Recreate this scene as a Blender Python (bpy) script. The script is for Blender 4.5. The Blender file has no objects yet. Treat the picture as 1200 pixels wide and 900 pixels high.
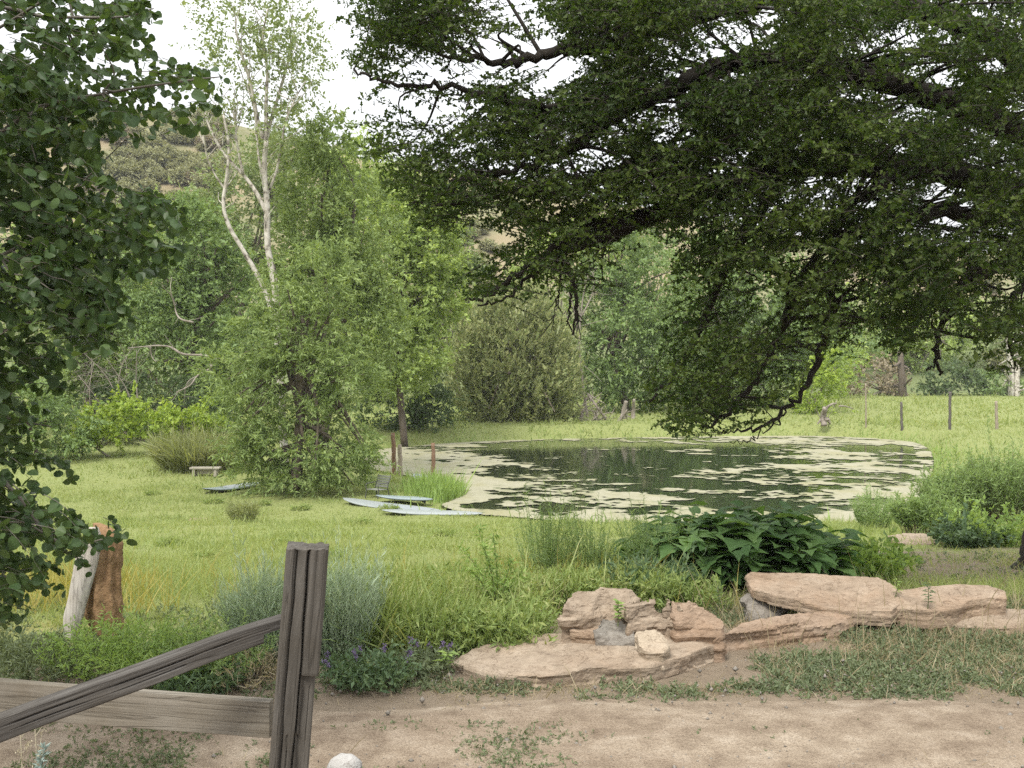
import bpy, bmesh, math, random
import numpy as np
from mathutils import Vector, Matrix

random.seed(11)
rng = np.random.default_rng(11)
COL = bpy.context.scene.collection

# ------------------------------------------------------------------ camera
EYE, F, PITCH = 2.2, 1150.0, math.atan(30 / 1150.0)
CP, SP = math.cos(PITCH), math.sin(PITCH)


def ray(px, py):
    u, v = (px - 600) / F, -(py - 450) / F
    return np.array([u, CP + v * SP, -SP + v * CP])


def at(px, py, Y):
    d = ray(px, py)
    t = Y / d[1]
    return np.array([d[0] * t, Y, EYE + d[2] * t])


def onz(px, py, z):
    d = ray(px, py)
    t = (z - EYE) / d[2]
    return np.array([d[0] * t, d[1] * t, z])


# ------------------------------------------------------------------ noise
def _hash(i, j, k, seed):
    h = (i * 374761393 + j * 668265263 + k * 1274126177 + seed * 974634777) & 0xFFFFFFFF
    h = ((h ^ (h >> 13)) * 1274126177) & 0xFFFFFFFF
    h = ((h ^ (h >> 16)) * 2246822519) & 0xFFFFFFFF
    return ((h ^ (h >> 15)) & 0xFFFFFF) / float(0xFFFFFF)


def vnoise(p, seed=0):
    p = np.asarray(p, float)
    i = np.floor(p).astype(np.int64)
    f = p - i
    f = f * f * (3 - 2 * f)
    out = 0
    for a in (0, 1):
        wa = f[:, 0] if a else 1 - f[:, 0]
        for b in (0, 1):
            wb = f[:, 1] if b else 1 - f[:, 1]
            for c in (0, 1):
                wc = f[:, 2] if c else 1 - f[:, 2]
                out = out + wa * wb * wc * _hash(i[:, 0] + a, i[:, 1] + b, i[:, 2] + c, seed)
    return out


def fbm(p, octv=4, seed=0, gain=0.5):
    p = np.asarray(p, float)
    s, a, tot = 0, 1.0, 0
    for o in range(octv):
        s = s + a * vnoise(p * 2 ** o, seed + o * 17)
        tot += a
        a *= gain
    return s / tot


def sstep(a, b, x):
    t = np.clip((x - a) / (b - a), 0, 1)
    return t * t * (3 - 2 * t)


def inpoly(px, py, poly):
    px, py = np.asarray(px), np.asarray(py)
    r = np.zeros(px.shape, bool)
    n = len(poly)
    for i in range(n):
        x1, y1 = poly[i][:2]
        x2, y2 = poly[(i + 1) % n][:2]
        c = ((y1 > py) != (y2 > py)) & (px < (x2 - x1) * (py - y1) / (y2 - y1 + 1e-12) + x1)
        r ^= c
    return r


def polydist(px, py, poly):
    d = np.full(np.shape(px), 1e9)
    n = len(poly)
    for i in range(n):
        a, b = np.array(poly[i][:2]), np.array(poly[(i + 1) % n][:2])
        ab = b - a
        t = np.clip(((px - a[0]) * ab[0] + (py - a[1]) * ab[1]) / (ab @ ab), 0, 1)
        d = np.minimum(d, np.hypot(px - a[0] - t * ab[0], py - a[1] - t * ab[1]))
    return d


def nrm(v):
    return v / np.maximum(np.linalg.norm(v, axis=-1, keepdims=True), 1e-9)


def rdir(n):
    return nrm(rng.normal(size=(n, 3)))


# ------------------------------------------------------------------ mesh building
class MB:
    """collects vertices and faces, builds ONE mesh object"""

    def __init__(s):
        s.v, s.f, s.n = [], [], 0

    def add(s, V, faces, mi=0):
        V = np.asarray(V, np.float32).reshape(-1, 3)
        s.v.append(V)
        for fa in faces:
            fa = np.asarray(fa, np.int32)
            if fa.ndim == 1:
                fa = fa[None]
            if len(fa):
                s.f.append((fa + s.n, mi))
        s.n += len(V)

    def build(s, name, mats, parent=None, origin=(0, 0, 0), smooth=False):
        me = bpy.data.meshes.new(name)
        V = np.concatenate(s.v) - np.asarray(origin, np.float32)
        loops = np.concatenate([a.ravel() for a, _ in s.f])
        tot = np.concatenate([np.full(len(a), a.shape[1], np.int32) for a, _ in s.f])
        mi = np.concatenate([np.full(len(a), m, np.int32) for a, m in s.f])
        start = np.concatenate([[0], np.cumsum(tot)[:-1]]).astype(np.int32)
        me.vertices.add(len(V))
        me.vertices.foreach_set('co', V.astype(np.float32).ravel())
        me.loops.add(len(loops))
        me.loops.foreach_set('vertex_index', loops.astype(np.int32))
        me.polygons.add(len(tot))
        me.polygons.foreach_set('loop_start', start)
        me.polygons.foreach_set('loop_total', tot)
        me.polygons.foreach_set('material_index', mi)
        me.polygons.foreach_set('use_smooth', np.full(len(tot), smooth))
        me.update(calc_edges=True)
        for m in (mats if isinstance(mats, (list, tuple)) else [mats]):
            me.materials.append(m)
        o = bpy.data.objects.new(name, me)
        COL.objects.link(o)
        if parent is not None:
            o.parent = parent
        else:
            o.location = origin
        return o


def tag(o, label, cat, group=None, kind=None):
    if label:
        o['label'] = label
    if cat:
        o['category'] = cat
    if group:
        o['group'] = group
    if kind:
        o['kind'] = kind
    return o


def empty(name, loc, label, cat, group=None):
    o = bpy.data.objects.new(name, None)
    COL.objects.link(o)
    o.location = loc
    o.empty_display_size = 0.2
    return tag(o, label, cat, group)


def dup(o, loc, rz=0, scale=1, label=None):
    c = o.copy()
    COL.objects.link(c)
    c.location = loc
    c.rotation_euler = (0, 0, rz)
    c.scale = (scale,) * 3
    if label:
        c['label'] = label
    for ch in list(o.children):
        d = ch.copy()
        COL.objects.link(d)
        d.parent = c
        for g in list(ch.children):
            e = g.copy()
            COL.objects.link(e)
            e.parent = d
    return c


def spline(pts, n=6):
    """Catmull-Rom through control rows (any width)"""
    p = np.asarray(pts, float)
    if len(p) < 3:
        t = np.linspace(0, 1, n + 1)[:, None]
        return p[0] * (1 - t) + p[-1] * t
    q = np.vstack([2 * p[0] - p[1], p, 2 * p[-1] - p[-2]])
    out = []
    for i in range(1, len(q) - 2):
        for t in np.linspace(0, 1, n, endpoint=False):
            a, b, c, d = q[i - 1], q[i], q[i + 1], q[i + 2]
            out.append(0.5 * (2 * b + (c - a) * t + (2 * a - 5 * b + 4 * c - d) * t * t + (3 * b - a - 3 * c + d) * t ** 3))
    out.append(p[-1])
    return np.array(out)


def tube(mb, pts, rad, sides=8, mi=0, wob=0.0, cap=True):
    p = np.asarray(pts, float)
    n = len(p)
    r = np.broadcast_to(np.asarray(rad, float), (n,)).copy()
    T = nrm(np.gradient(p, axis=0))
    ref = np.array([0, 0, 1.0]) if abs(T[0][2]) < 0.9 else np.array([1.0, 0, 0])
    u = nrm(np.cross(T[0], ref))
    V = []
    ang = np.arange(sides) * 2 * math.pi / sides
    for i in range(n):
        u = nrm(u - T[i] * (u @ T[i]))
        w = np.cross(T[i], u)
        rr = r[i] * (1 + (rng.normal(size=sides) * wob if wob else 0))
        V.append(p[i] + (np.cos(ang) * rr)[:, None] * u + (np.sin(ang) * rr)[:, None] * w)
    V = np.concatenate(V)
    a = np.arange(sides)
    b = (a + 1) % sides
    fs = np.concatenate([np.stack([a + i * sides, b + i * sides, b + (i + 1) * sides, a + (i + 1) * sides], 1) for i in range(n - 1)])
    faces = [fs]
    if cap:
        faces += [a[::-1][None], (a + (n - 1) * sides)[None]]
    mb.add(V, faces, mi)


def box(mb, c, s, R=None, mi=0):
    c, s = np.asarray(c, float), np.asarray(s, float) / 2
    V = np.array([[x, y, z] for x in (-1, 1) for y in (-1, 1) for z in (-1, 1)], float) * s
    if R is not None:
        V = V @ np.asarray(R).T
    mb.add(V + c, [np.array([[0, 1, 3, 2], [4, 6, 7, 5], [0, 4, 5, 1], [2, 3, 7, 6], [0, 2, 6, 4], [1, 5, 7, 3]])], mi)


# leaf templates: x along, y across, z out of plane (fractions)
DIA = (np.array([[0, 0, 0], [.42, .5, .07], [1, 0, -.08], [.42, -.5, .07]]), [[[0, 1, 2], [0, 2, 3]]])
ROUND = (np.array([[0, 0, 0], [.10, .36, .05], [.42, .52, .09], [.78, .34, .05], [1, 0, -.06], [.78, -.34, .05], [.42, -.52, .09], [.10, -.36, .05]]),
         [[[0, 1, 2, 3, 4], [0, 4, 5, 6, 7]]])
OAK = (np.array([[0, 0, 0], [.30, .30, .07], [.42, .18, .03], [.68, .46, .08], [.76, .2, .0], [1, 0, -.10], [.76, -.2, .0], [.68, -.46, .08], [.42, -.18, .03], [.30, -.30, .07]]),
       [[[0, 1, 2, 3, 4, 5], [0, 5, 6, 7, 8, 9]]])
HEART = (np.array([[.10, 0, 0], [-.08, .22, .02], [.0, .42, .05], [.22, .55, .10], [.45, .46, .10], [.55, .47, .08], [.72, .26, .03], [1.05, 0, -.18],
                   [.72, -.26, .03], [.55, -.47, .08], [.45, -.46, .10], [.22, -.55, .10], [.0, -.42, .05], [-.08, -.22, .02], [.45, 0, .03]]),
         [[[0, 1, 2, 3, 14], [0, 14, 11, 12, 13]], [[3, 4, 5, 14], [14, 9, 10, 11]], [[5, 6, 7, 14], [14, 7, 8, 9]]])
BLADE = (np.array([[0, .5, 0], [0, -.5, 0], [.4, .42, .03], [.4, -.42, .03], [.75, .26, .14], [.75, -.26, .14], [1, 0, .30]]),
         [[[0, 1, 3, 2], [2, 3, 5, 4]], [[4, 5, 6]]])
SBLADE = (np.array([[0, .5, 0], [0, -.5, 0], [.55, .36, .06], [.55, -.36, .06], [1, 0, .22]]), [[[0, 1, 3, 2]], [[2, 3, 4]]])


def stamp(mb, tpl, P, D, N, L, W, mi=0):
    tv, tfs = tpl
    n, k = len(P), len(tv)
    if n == 0:
        return
    D = nrm(D)
    S = nrm(np.cross(N, D))
    N2 = np.cross(D, S)
    L = np.broadcast_to(L, (n,))[:, None, None]
    W = np.broadcast_to(W, (n,))[:, None, None]
    V = P[:, None] + tv[None, :, 0:1] * L * D[:, None] + tv[None, :, 1:2] * W * S[:, None] + tv[None, :, 2:3] * L * N2[:, None]
    off = (np.arange(n) * k)[:, None, None]
    mb.add(V.reshape(-1, 3), [(np.asarray(f)[None] + off).reshape(-1, len(f[0])) for f in tfs], mi)


def sprays(mb, B, D, L, droop, nl, ll, lw, tpl=DIA, spread=.9, t0=.15, upn=.4, mi=0, jit=.25, stem=None, smi=1, hang=0.0):
    """twigs from bases B along D with leaves; vectorised"""
    n = len(B)
    D = nrm(D)
    L = np.broadcast_to(L, (n,))
    t = np.linspace(t0, 1, nl)[None, :] + rng.uniform(-.5, .5, (n, nl)) / nl
    dz = np.zeros((n, nl, 3))
    dz[..., 2] = -droop * (t ** 2)
    P = B[:, None] + (D[:, None] * t[..., None] + dz) * L[:, None, None]
    tang = D[:, None] + np.stack([0 * t, 0 * t, -2 * droop * t], -1)
    P = P.reshape(-1, 3)
    m = len(P)
    ld = nrm(nrm(tang.reshape(-1, 3)) * (1 - spread * .5) + rdir(m) * spread + np.array([0, 0, -hang]))
    nn = rdir(m) + np.array([0, 0, upn])
    s = np.exp(rng.normal(0, jit, m))
    stamp(mb, tpl, P, ld, nn, ll * s, lw * s, mi)
    if stem:
        ribbons(mb, B, D, L, droop, stem, smi)


def ribbons(mb, B, D, L, droop, w, mi=1, seg=4):
    """three-sided tapering stems, vectorised"""
    n = len(B)
    D = nrm(D)
    L = np.broadcast_to(L, (n,))
    t = np.linspace(0, 1, seg + 1)
    dz = np.zeros((1, seg + 1, 3))
    dz[0, :, 2] = -droop * t ** 2
    C = B[:, None] + (D[:, None] * t[None, :, None] + dz) * L[:, None, None]
    a = nrm(np.cross(D, np.array([.3, .2, 1.0])))
    b = np.cross(D, a)
    w = np.broadcast_to(w, (n,))
    rad = w[:, None] * (1 - .75 * t)[None]
    ring = []
    for q in range(3):
        an = q * 2 * math.pi / 3
        ring.append(C + rad[..., None] * (a * math.cos(an) + b * math.sin(an))[:, None])
    V = np.stack(ring, 2).reshape(-1, 3)
    k = (seg + 1) * 3
    f = []
    for i in range(seg):
        for q in range(3):
            f.append([i * 3 + q, i * 3 + (q + 1) % 3, (i + 1) * 3 + (q + 1) % 3, (i + 1) * 3 + q])
    mb.add(V, [(np.array(f)[None] + (np.arange(n) * k)[:, None, None]).reshape(-1, 4)], mi)


# ------------------------------------------------------------------ materials
def new_mat(name):
    m = bpy.data.materials.new(name)
    m.use_nodes = True
    nt = m.node_tree
    nt.nodes.clear()
    out = nt.nodes.new('ShaderNodeOutputMaterial')
    return m, nt, out


def N_(nt, typ, **kw):
    n = nt.nodes.new(typ)
    for k, v in kw.items():
        if k.startswith('i_'):
            n.inputs[k[2:].replace('_', ' ')].default_value = v
        else:
            setattr(n, k, v)
    return n


def lk(nt, a, b):
    nt.links.new(a, b)


def ramp(nt, fac, cols, pos=None, interp='LINEAR'):
    r = nt.nodes.new('ShaderNodeValToRGB')
    r.color_ramp.interpolation = interp
    el = r.color_ramp.elements
    pos = pos or [i / (len(cols) - 1) for i in range(len(cols))]
    while len(el) < len(cols):
        el.new(.5)
    for e, c, p in zip(el, cols, pos):
        e.position = p
        e.color = (*c, 1) if len(c) == 3 else c
    if fac is not None:
        lk(nt, fac, r.inputs[0])
    return r.outputs[0]


def coords(nt, scale=(1, 1, 1), kind='Object'):
    tc = nt.nodes.new('ShaderNodeTexCoord')
    mp = nt.nodes.new('ShaderNodeMapping')
    mp.inputs['Scale'].default_value = scale
    lk(nt, tc.outputs[kind], mp.inputs[0])
    return mp.outputs[0]


def noise(nt, vec, scale, detail=5, rough=.55, dist=0):
    n = nt.nodes.new('ShaderNodeTexNoise')
    n.inputs['Scale'].default_value = scale
    n.inputs['Detail'].default_value = detail
    n.inputs['Roughness'].default_value = rough
    n.inputs['Distortion'].default_value = dist
    if vec is not None:
        lk(nt, vec, n.inputs['Vector'])
    return n.outputs[0]


def mixc(nt, fac, a, b, mode='MIX'):
    m = nt.nodes.new('ShaderNodeMix')
    m.data_type = 'RGBA'
    m.blend_type = mode
    for s, v in ((m.inputs[0], fac), (m.inputs[6], a), (m.inputs[7], b)):
        if hasattr(v, 'is_linked'):
            lk(nt, v, s)
        elif isinstance(v, (int, float)):
            s.default_value = v
        else:
            s.default_value = (*v, 1)
    return m.outputs[2]


def math_(nt, op, a, b=None):
    m = nt.nodes.new('ShaderNodeMath')
    m.operation = op
    for s, v in ((m.inputs[0], a), (m.inputs[1], b)):
        if v is None:
            continue
        if hasattr(v, 'is_linked'):
            lk(nt, v, s)
        else:
            s.default_value = v
    return m.outputs[0]


TONE = {'willow_leaf': (2.1, .16), 'poplar_leaf': (2.1, .1), 'pale_cottonwood_leaf': (2.3, .08), 'mid_green_leaf': (2.3, .1), 'deep_green_leaf': (1.7, .12),
        'lime_leaf': (1.7, .0), 'juniper_spray': (2.9, .0), 'oak_leaf': (1.0, .0), 'aspen_leaf': (1.1, .05), 'hill_brush_leaf': (2.2, .1), 'small_grey_green_leaf': (2.2, .05),
        'dry_brown_leaf': (1.6, .15), 'bright_weed_leaf': (1.8, .12), 'dark_weed_leaf': (1.6, .1), 'blue_green_weed_leaf': (1.3, .2), 'grey_green_stem': (2.1, .1), 'feathery_green_leaf': (1.75, .05),
        'broad_dark_leaf': (2.0, .05), 'purple_flower': (.95, .4), 'meadow_grass_blade': (1.3, .06), 'tall_grass_blade': (1.35, .08)}


def leaf_mat(name, cols, trans=.35, rough=.55, spec=.18, patch=1.2, tint=(1.25, 1.2, .55)):
    """colour differs leaf by leaf and shoot by shoot; thin leaves let light through"""
    gain, desat = TONE.get(name, (1.0, 0.0))
    cols = [tuple(gain * (ch * (1 - desat) + desat * (.3 * c[0] + .6 * c[1] + .1 * c[2])) for ch in c) for c in cols]
    m, nt, out = new_mat(name)
    g = nt.nodes.new('ShaderNodeNewGeometry')
    n = noise(nt, coords(nt), patch, 2)
    f = math_(nt, 'ADD', math_(nt, 'MULTIPLY', g.outputs['Random Per Island'], .55), math_(nt, 'MULTIPLY', math_(nt, 'SUBTRACT', n, .25), .9))
    c = ramp(nt, f, cols)
    p = N_(nt, 'ShaderNodeBsdfPrincipled', i_Roughness=rough)
    p.inputs['Specular IOR Level'].default_value = min(spec, .22)
    lk(nt, c, p.inputs['Base Color'])
    t = nt.nodes.new('ShaderNodeBsdfTranslucent')
    lk(nt, mixc(nt, 1.0, c, tint, 'MULTIPLY'), t.inputs[0])
    mx = nt.nodes.new('ShaderNodeMixShader')
    mx.inputs[0].default_value = trans
    lk(nt, p.outputs[0], mx.inputs[1])
    lk(nt, t.outputs[0], mx.inputs[2])
    lk(nt, mx.outputs[0], out.inputs[0])
    return m


def surf_mat(name, cols, scale=4, stretch=(1, 1, 1), rough=.85, bump=.4, bscale=None, detail=6, pos=None, spec=.25, dist=0, extra=None):
    m, nt, out = new_mat(name)
    v = coords(nt, stretch)
    n = noise(nt, v, scale, detail, .62, dist)
    c = ramp(nt, n, cols, pos)
    if extra:
        c = extra(nt, c, v)
    p = N_(nt, 'ShaderNodeBsdfPrincipled', i_Roughness=rough)
    p.inputs['Specular IOR Level'].default_value = spec
    lk(nt, c, p.inputs['Base Color'])
    if bump:
        b = nt.nodes.new('ShaderNodeBump')
        b.inputs['Strength'].default_value = bump
        b.inputs['Distance'].default_value = .02
        lk(nt, noise(nt, v, bscale or scale * 3, 8, .65), b.inputs['Height'])
        lk(nt, b.outputs[0], p.inputs['Normal'])
    lk(nt, p.outputs[0], out.inputs[0])
    return m
# ------------------------------------------------------------------ terrain
WATER = -2.3
POND_PX = [(440, 527), (520, 520), (600, 516), (700, 513.5), (760, 512.5), (850, 511.5), (950, 511), (1040, 515), (1082, 522), (1095, 540), (1085, 575),
           (1062, 603), (1000, 614), (900, 619), (800, 620), (700, 616), (640, 610), (580, 605), (545, 602), (517, 593),
           (528, 587), (545, 579), (536, 569), (500, 562.5), (470, 556.5), (440, 551), (425, 540)]
_p = np.array([onz(x, y, WATER)[:2] for x, y in POND_PX])
_p = spline(np.vstack([_p, _p[:1]]), 5)[:-1]
POND = [tuple(a) for a in _p]
_YB = np.array([-300, 0, 8.4, 9.6, 26, 34, 45, 58, 66, 100, 140, 500])
_ZB = np.array([0, 0, 0, -.10, -2.14, -2.12, -1.92, -1.62, -1.5, -1.5, -1.1, 1.5])


def H(x, y, bump=True):
    x = np.atleast_1d(np.asarray(x, float))
    y = np.atleast_1d(np.asarray(y, float))
    z = np.interp(y, _YB, _ZB)
    near = (y > 14) & (y < 75) & (np.abs(x) < 40)
    if near.any():
        xx, yy = x[near], y[near]
        ins = inpoly(xx, yy, POND)
        d = polydist(xx, yy, POND)
        zz = np.where(ins, WATER - .04 - np.minimum(d * .4, .5), WATER - .02 + (z[near] - WATER + .02) * sstep(0, 1.6, d))
        z[near] = zz
    if bump:
        a = sstep(6.6, 8.0, y) * .10
        q = np.stack([x * .45, y * .45, 0 * x], 1)
        z = z + a * (fbm(q, 3, 5) - .5) + a * .45 * (fbm(q * 5, 2, 9) - .5)
    return z


def ong(px, py):
    """where the ray through a pixel meets the ground"""
    d = ray(px, py)
    t = np.linspace(2, 130, 4000)
    P = d[None] * t[:, None]
    P[:, 2] += EYE
    hh = H(P[:, 0], P[:, 1])
    i = int(np.argmax(P[:, 2] < hh))
    return np.array([P[i, 0], P[i, 1], hh[i]])


def grid(xs, ys, zf):
    X, Y = np.meshgrid(xs, ys)
    x, y = X.ravel(), Y.ravel()
    V = np.stack([x, y, zf(x, y)], 1)
    w = len(xs)
    i = np.arange(len(ys) - 1)[:, None] * w + np.arange(w - 1)[None]
    i = i.ravel()
    return V, np.stack([i, i + 1, i + 1 + w, i + w], 1)


def fattr(o, name, vals):
    a = o.data.attributes.new(name, 'FLOAT', 'POINT')
    a.data.foreach_set('value', np.asarray(vals, np.float32))


ROAD_FAR = lambda x: 6.18 + .07 * np.sin(x * 1.1) + .05 * np.sin(x * 2.7 + 1) + .10 * (fbm(np.stack([x * 2, 0 * x, 0 * x], -1), 3, 3) - .5)


def build_ground():
    xs = np.unique(np.concatenate([np.linspace(-320, -34, 40), np.arange(-34, -8, .5), np.arange(-8, 8, .16), np.arange(8, 34, .5), np.linspace(34, 320, 40)]))
    ys = np.unique(np.concatenate([np.linspace(-60, 2, 20), np.arange(2, 14, .14), np.arange(14, 62, .35), np.arange(62, 110, 1.5), np.linspace(110, 420, 40)]))
    V, f = grid(xs, ys, lambda x, y: H(x, y))
    mb = MB()
    mb.add(V, [f])
    m, nt, out = new_mat('ground_soil_and_turf')
    v = coords(nt)
    bare = nt.nodes.new('ShaderNodeAttribute'); bare.attribute_name = 'bare'
    dry = nt.nodes.new('ShaderNodeAttribute'); dry.attribute_name = 'dry'
    nf = noise(nt, v, 9, 8, .7)
    nb = noise(nt, v, .55, 4, .6)
    soil = ramp(nt, noise(nt, v, 5, 8, .65), [(.14, .108, .074), (.215, .172, .125), (.275, .228, .17)])
    turf = ramp(nt, nf, [(.12, .15, .055), (.19, .225, .085), (.245, .27, .11)], [.25, .5, .75])
    turf = mixc(nt, math_(nt, 'MULTIPLY', nb, .5), turf, (.21, .215, .07))
    dryc = ramp(nt, nf, [(.19, .165, .06), (.28, .235, .085), (.33, .285, .13)])
    # breakup of the bare mask
    e = math_(nt, 'ADD', bare.outputs['Fac'], math_(nt, 'MULTIPLY', math_(nt, 'SUBTRACT', noise(nt, v, 2.2, 8, .7), .5), 1.1))
    bm_ = ramp(nt, e, [(0, 0, 0), (1, 1, 1)], [.42, .62])
    e2 = math_(nt, 'ADD', dry.outputs['Fac'], math_(nt, 'MULTIPLY', math_(nt, 'SUBTRACT', noise(nt, v, .9, 5, .65), .5), .9))
    dm_ = ramp(nt, e2, [(0, 0, 0), (1, 1, 1)], [.35, .75])
    c = mixc(nt, dm_, turf, dryc)
    c = mixc(nt, bm_, c, soil)
    p = N_(nt, 'ShaderNodeBsdfPrincipled', i_Roughness=.95)
    p.inputs['Specular IOR Level'].default_value = .1
    lk(nt, c, p.inputs['Base Color'])
    b = nt.nodes.new('ShaderNodeBump'); b.inputs['Strength'].default_value = .9; b.inputs['Distance'].default_value = .05
    lk(nt, noise(nt, v, 14, 8, .7), b.inputs['Height'])
    lk(nt, b.outputs[0], p.inputs['Normal'])
    lk(nt, p.outputs[0], out.inputs[0])
    o = mb.build('ground', m, smooth=True)
    x, y = V[:, 0], V[:, 1]
    bare = np.where(y < 7.0, 1.0, 0) * 1.0
    bare = np.maximum(bare, sstep(9.2, 7.4, y) * sstep(-1.4, -.2, x) * .9)
    bare = np.maximum(bare, sstep(2.6, 4.0, x) * sstep(9, 10.5, y) * sstep(19, 14, y) * .62)
    bare = np.maximum(bare, .55 * sstep(-3.0, -2.3, x) * sstep(-1.2, -1.9, x) * sstep(8.3, 7.4, y))
    dry = .30 * sstep(7, 9, y) * sstep(13, 10, y) * sstep(2.5, 0, x)
    dry = np.maximum(dry, .12 * sstep(10, 12, y) * sstep(34, 20, y))
    dry = np.maximum(dry, .5 * sstep(-7, -4.5, x) * sstep(-1.8, -4.2, x) * sstep(7, 8, y) * sstep(12, 9.5, y))
    fattr(o, 'bare', bare)
    fattr(o, 'dry', dry)
    tag(o, None, None, kind='structure')


build_ground()


def build_road():
    xs = np.arange(-14, 14, .12)
    mb = MB()
    T = np.linspace(0, 1, 46)
    X, TT = np.meshgrid(xs, T)
    x, t = X.ravel(), TT.ravel()
    y = 2.6 + (ROAD_FAR(x) - 2.6) * t
    edge = np.clip(np.minimum(t, 1 - t) * 14, 0, 1)
    q = np.stack([x, y, 0 * x], 1)
    rut = .5 + .5 * np.cos((y - 4.95) * 2 * math.pi / 1.5)
    z = .004 + edge * (.012 + .05 * fbm(q * 2.2, 4, 31) * (.4 + .6 * (1 - rut)) + .015 * fbm(q * 11, 2, 8))
    w = len(xs)
    i = (np.arange(len(T) - 1)[:, None] * w + np.arange(w - 1)[None]).ravel()
    mb.add(np.stack([x, y, z], 1), [np.stack([i, i + 1, i + 1 + w, i + w], 1)])

    def grit(nt, c, v):
        vo = nt.nodes.new('ShaderNodeTexVoronoi'); vo.inputs['Scale'].default_value = 42
        lk(nt, v, vo.inputs['Vector'])
        g = ramp(nt, vo.outputs['Distance'], [(.62, .6, .56), (1, 1, 1)], [.03, .14])
        band = ramp(nt, noise(nt, coords(nt, (.25, 1.6, 1)), 1.6, 5, .6), [(.86, .82, .79), (1.1, 1.09, 1.07)], [.35, .62])
        fine = ramp(nt, noise(nt, v, 85, 4, .7), [(.55, .52, .5), (1.05, 1.05, 1.05)], [.36, .56])
        c = mixc(nt, .8, c, fine, 'MULTIPLY')
        return mixc(nt, 1, mixc(nt, .75, c, g, 'MULTIPLY'), band, 'MULTIPLY')
    m = surf_mat('packed_dirt', [(.18, .142, .105), (.27, .222, .168), (.35, .30, .238)], 5, rough=.95, bump=1.0, bscale=38, spec=.1, extra=grit, pos=[.3, .52, .72])
    o = mb.build('dirt_road', m, smooth=True)
    tag(o, None, None, kind='structure')


build_road()


# ------------------------------------------------------------------ pond
def build_water():
    mb = MB()
    P = np.array(POND)
    c = P.mean(0)
    # fan of the outline, grown a little so that it runs under the bank
    Q = c + (P - c) * 1.02
    V = np.vstack([np.c_[Q, np.full(len(Q), WATER)], [[*c, WATER]]])
    n = len(Q)
    # the outline is not star-shaped everywhere: let blender triangulate the n-gon
    bm = bmesh.new()
    vs = [bm.verts.new((x, y, WATER)) for x, y in P]
    fa = bm.faces.new(vs)
    bmesh.ops.triangulate(bm, faces=[fa])
    bm.normal_update()
    for f in bm.faces:
        if f.normal.z < 0:
            f.normal_flip()
    me = bpy.data.meshes.new('water')
    bm.to_mesh(me)
    o = bpy.data.objects.new('water', me)
    COL.objects.link(o)
    m, nt, out = new_mat('pond_water')
    v = coords(nt, (1, .35, 1))
    p = N_(nt, 'ShaderNodeBsdfPrincipled', i_Roughness=.06, i_IOR=1.33)
    p.inputs['Base Color'].default_value = (.016, .022, .012, 1)
    p.inputs['Specular IOR Level'].default_value = .5
    b = nt.nodes.new('ShaderNodeBump'); b.inputs['Strength'].default_value = .10; b.inputs['Distance'].default_value = .03
    lk(nt, noise(nt, v, 3.5, 4, .6), b.inputs['Height'])
    lk(nt, b.outputs[0], p.inputs['Normal'])
    lk(nt, p.outputs[0], out.inputs[0])
    me.materials.append(m)
    tag(o, None, None, kind='structure')


build_water()


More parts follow.
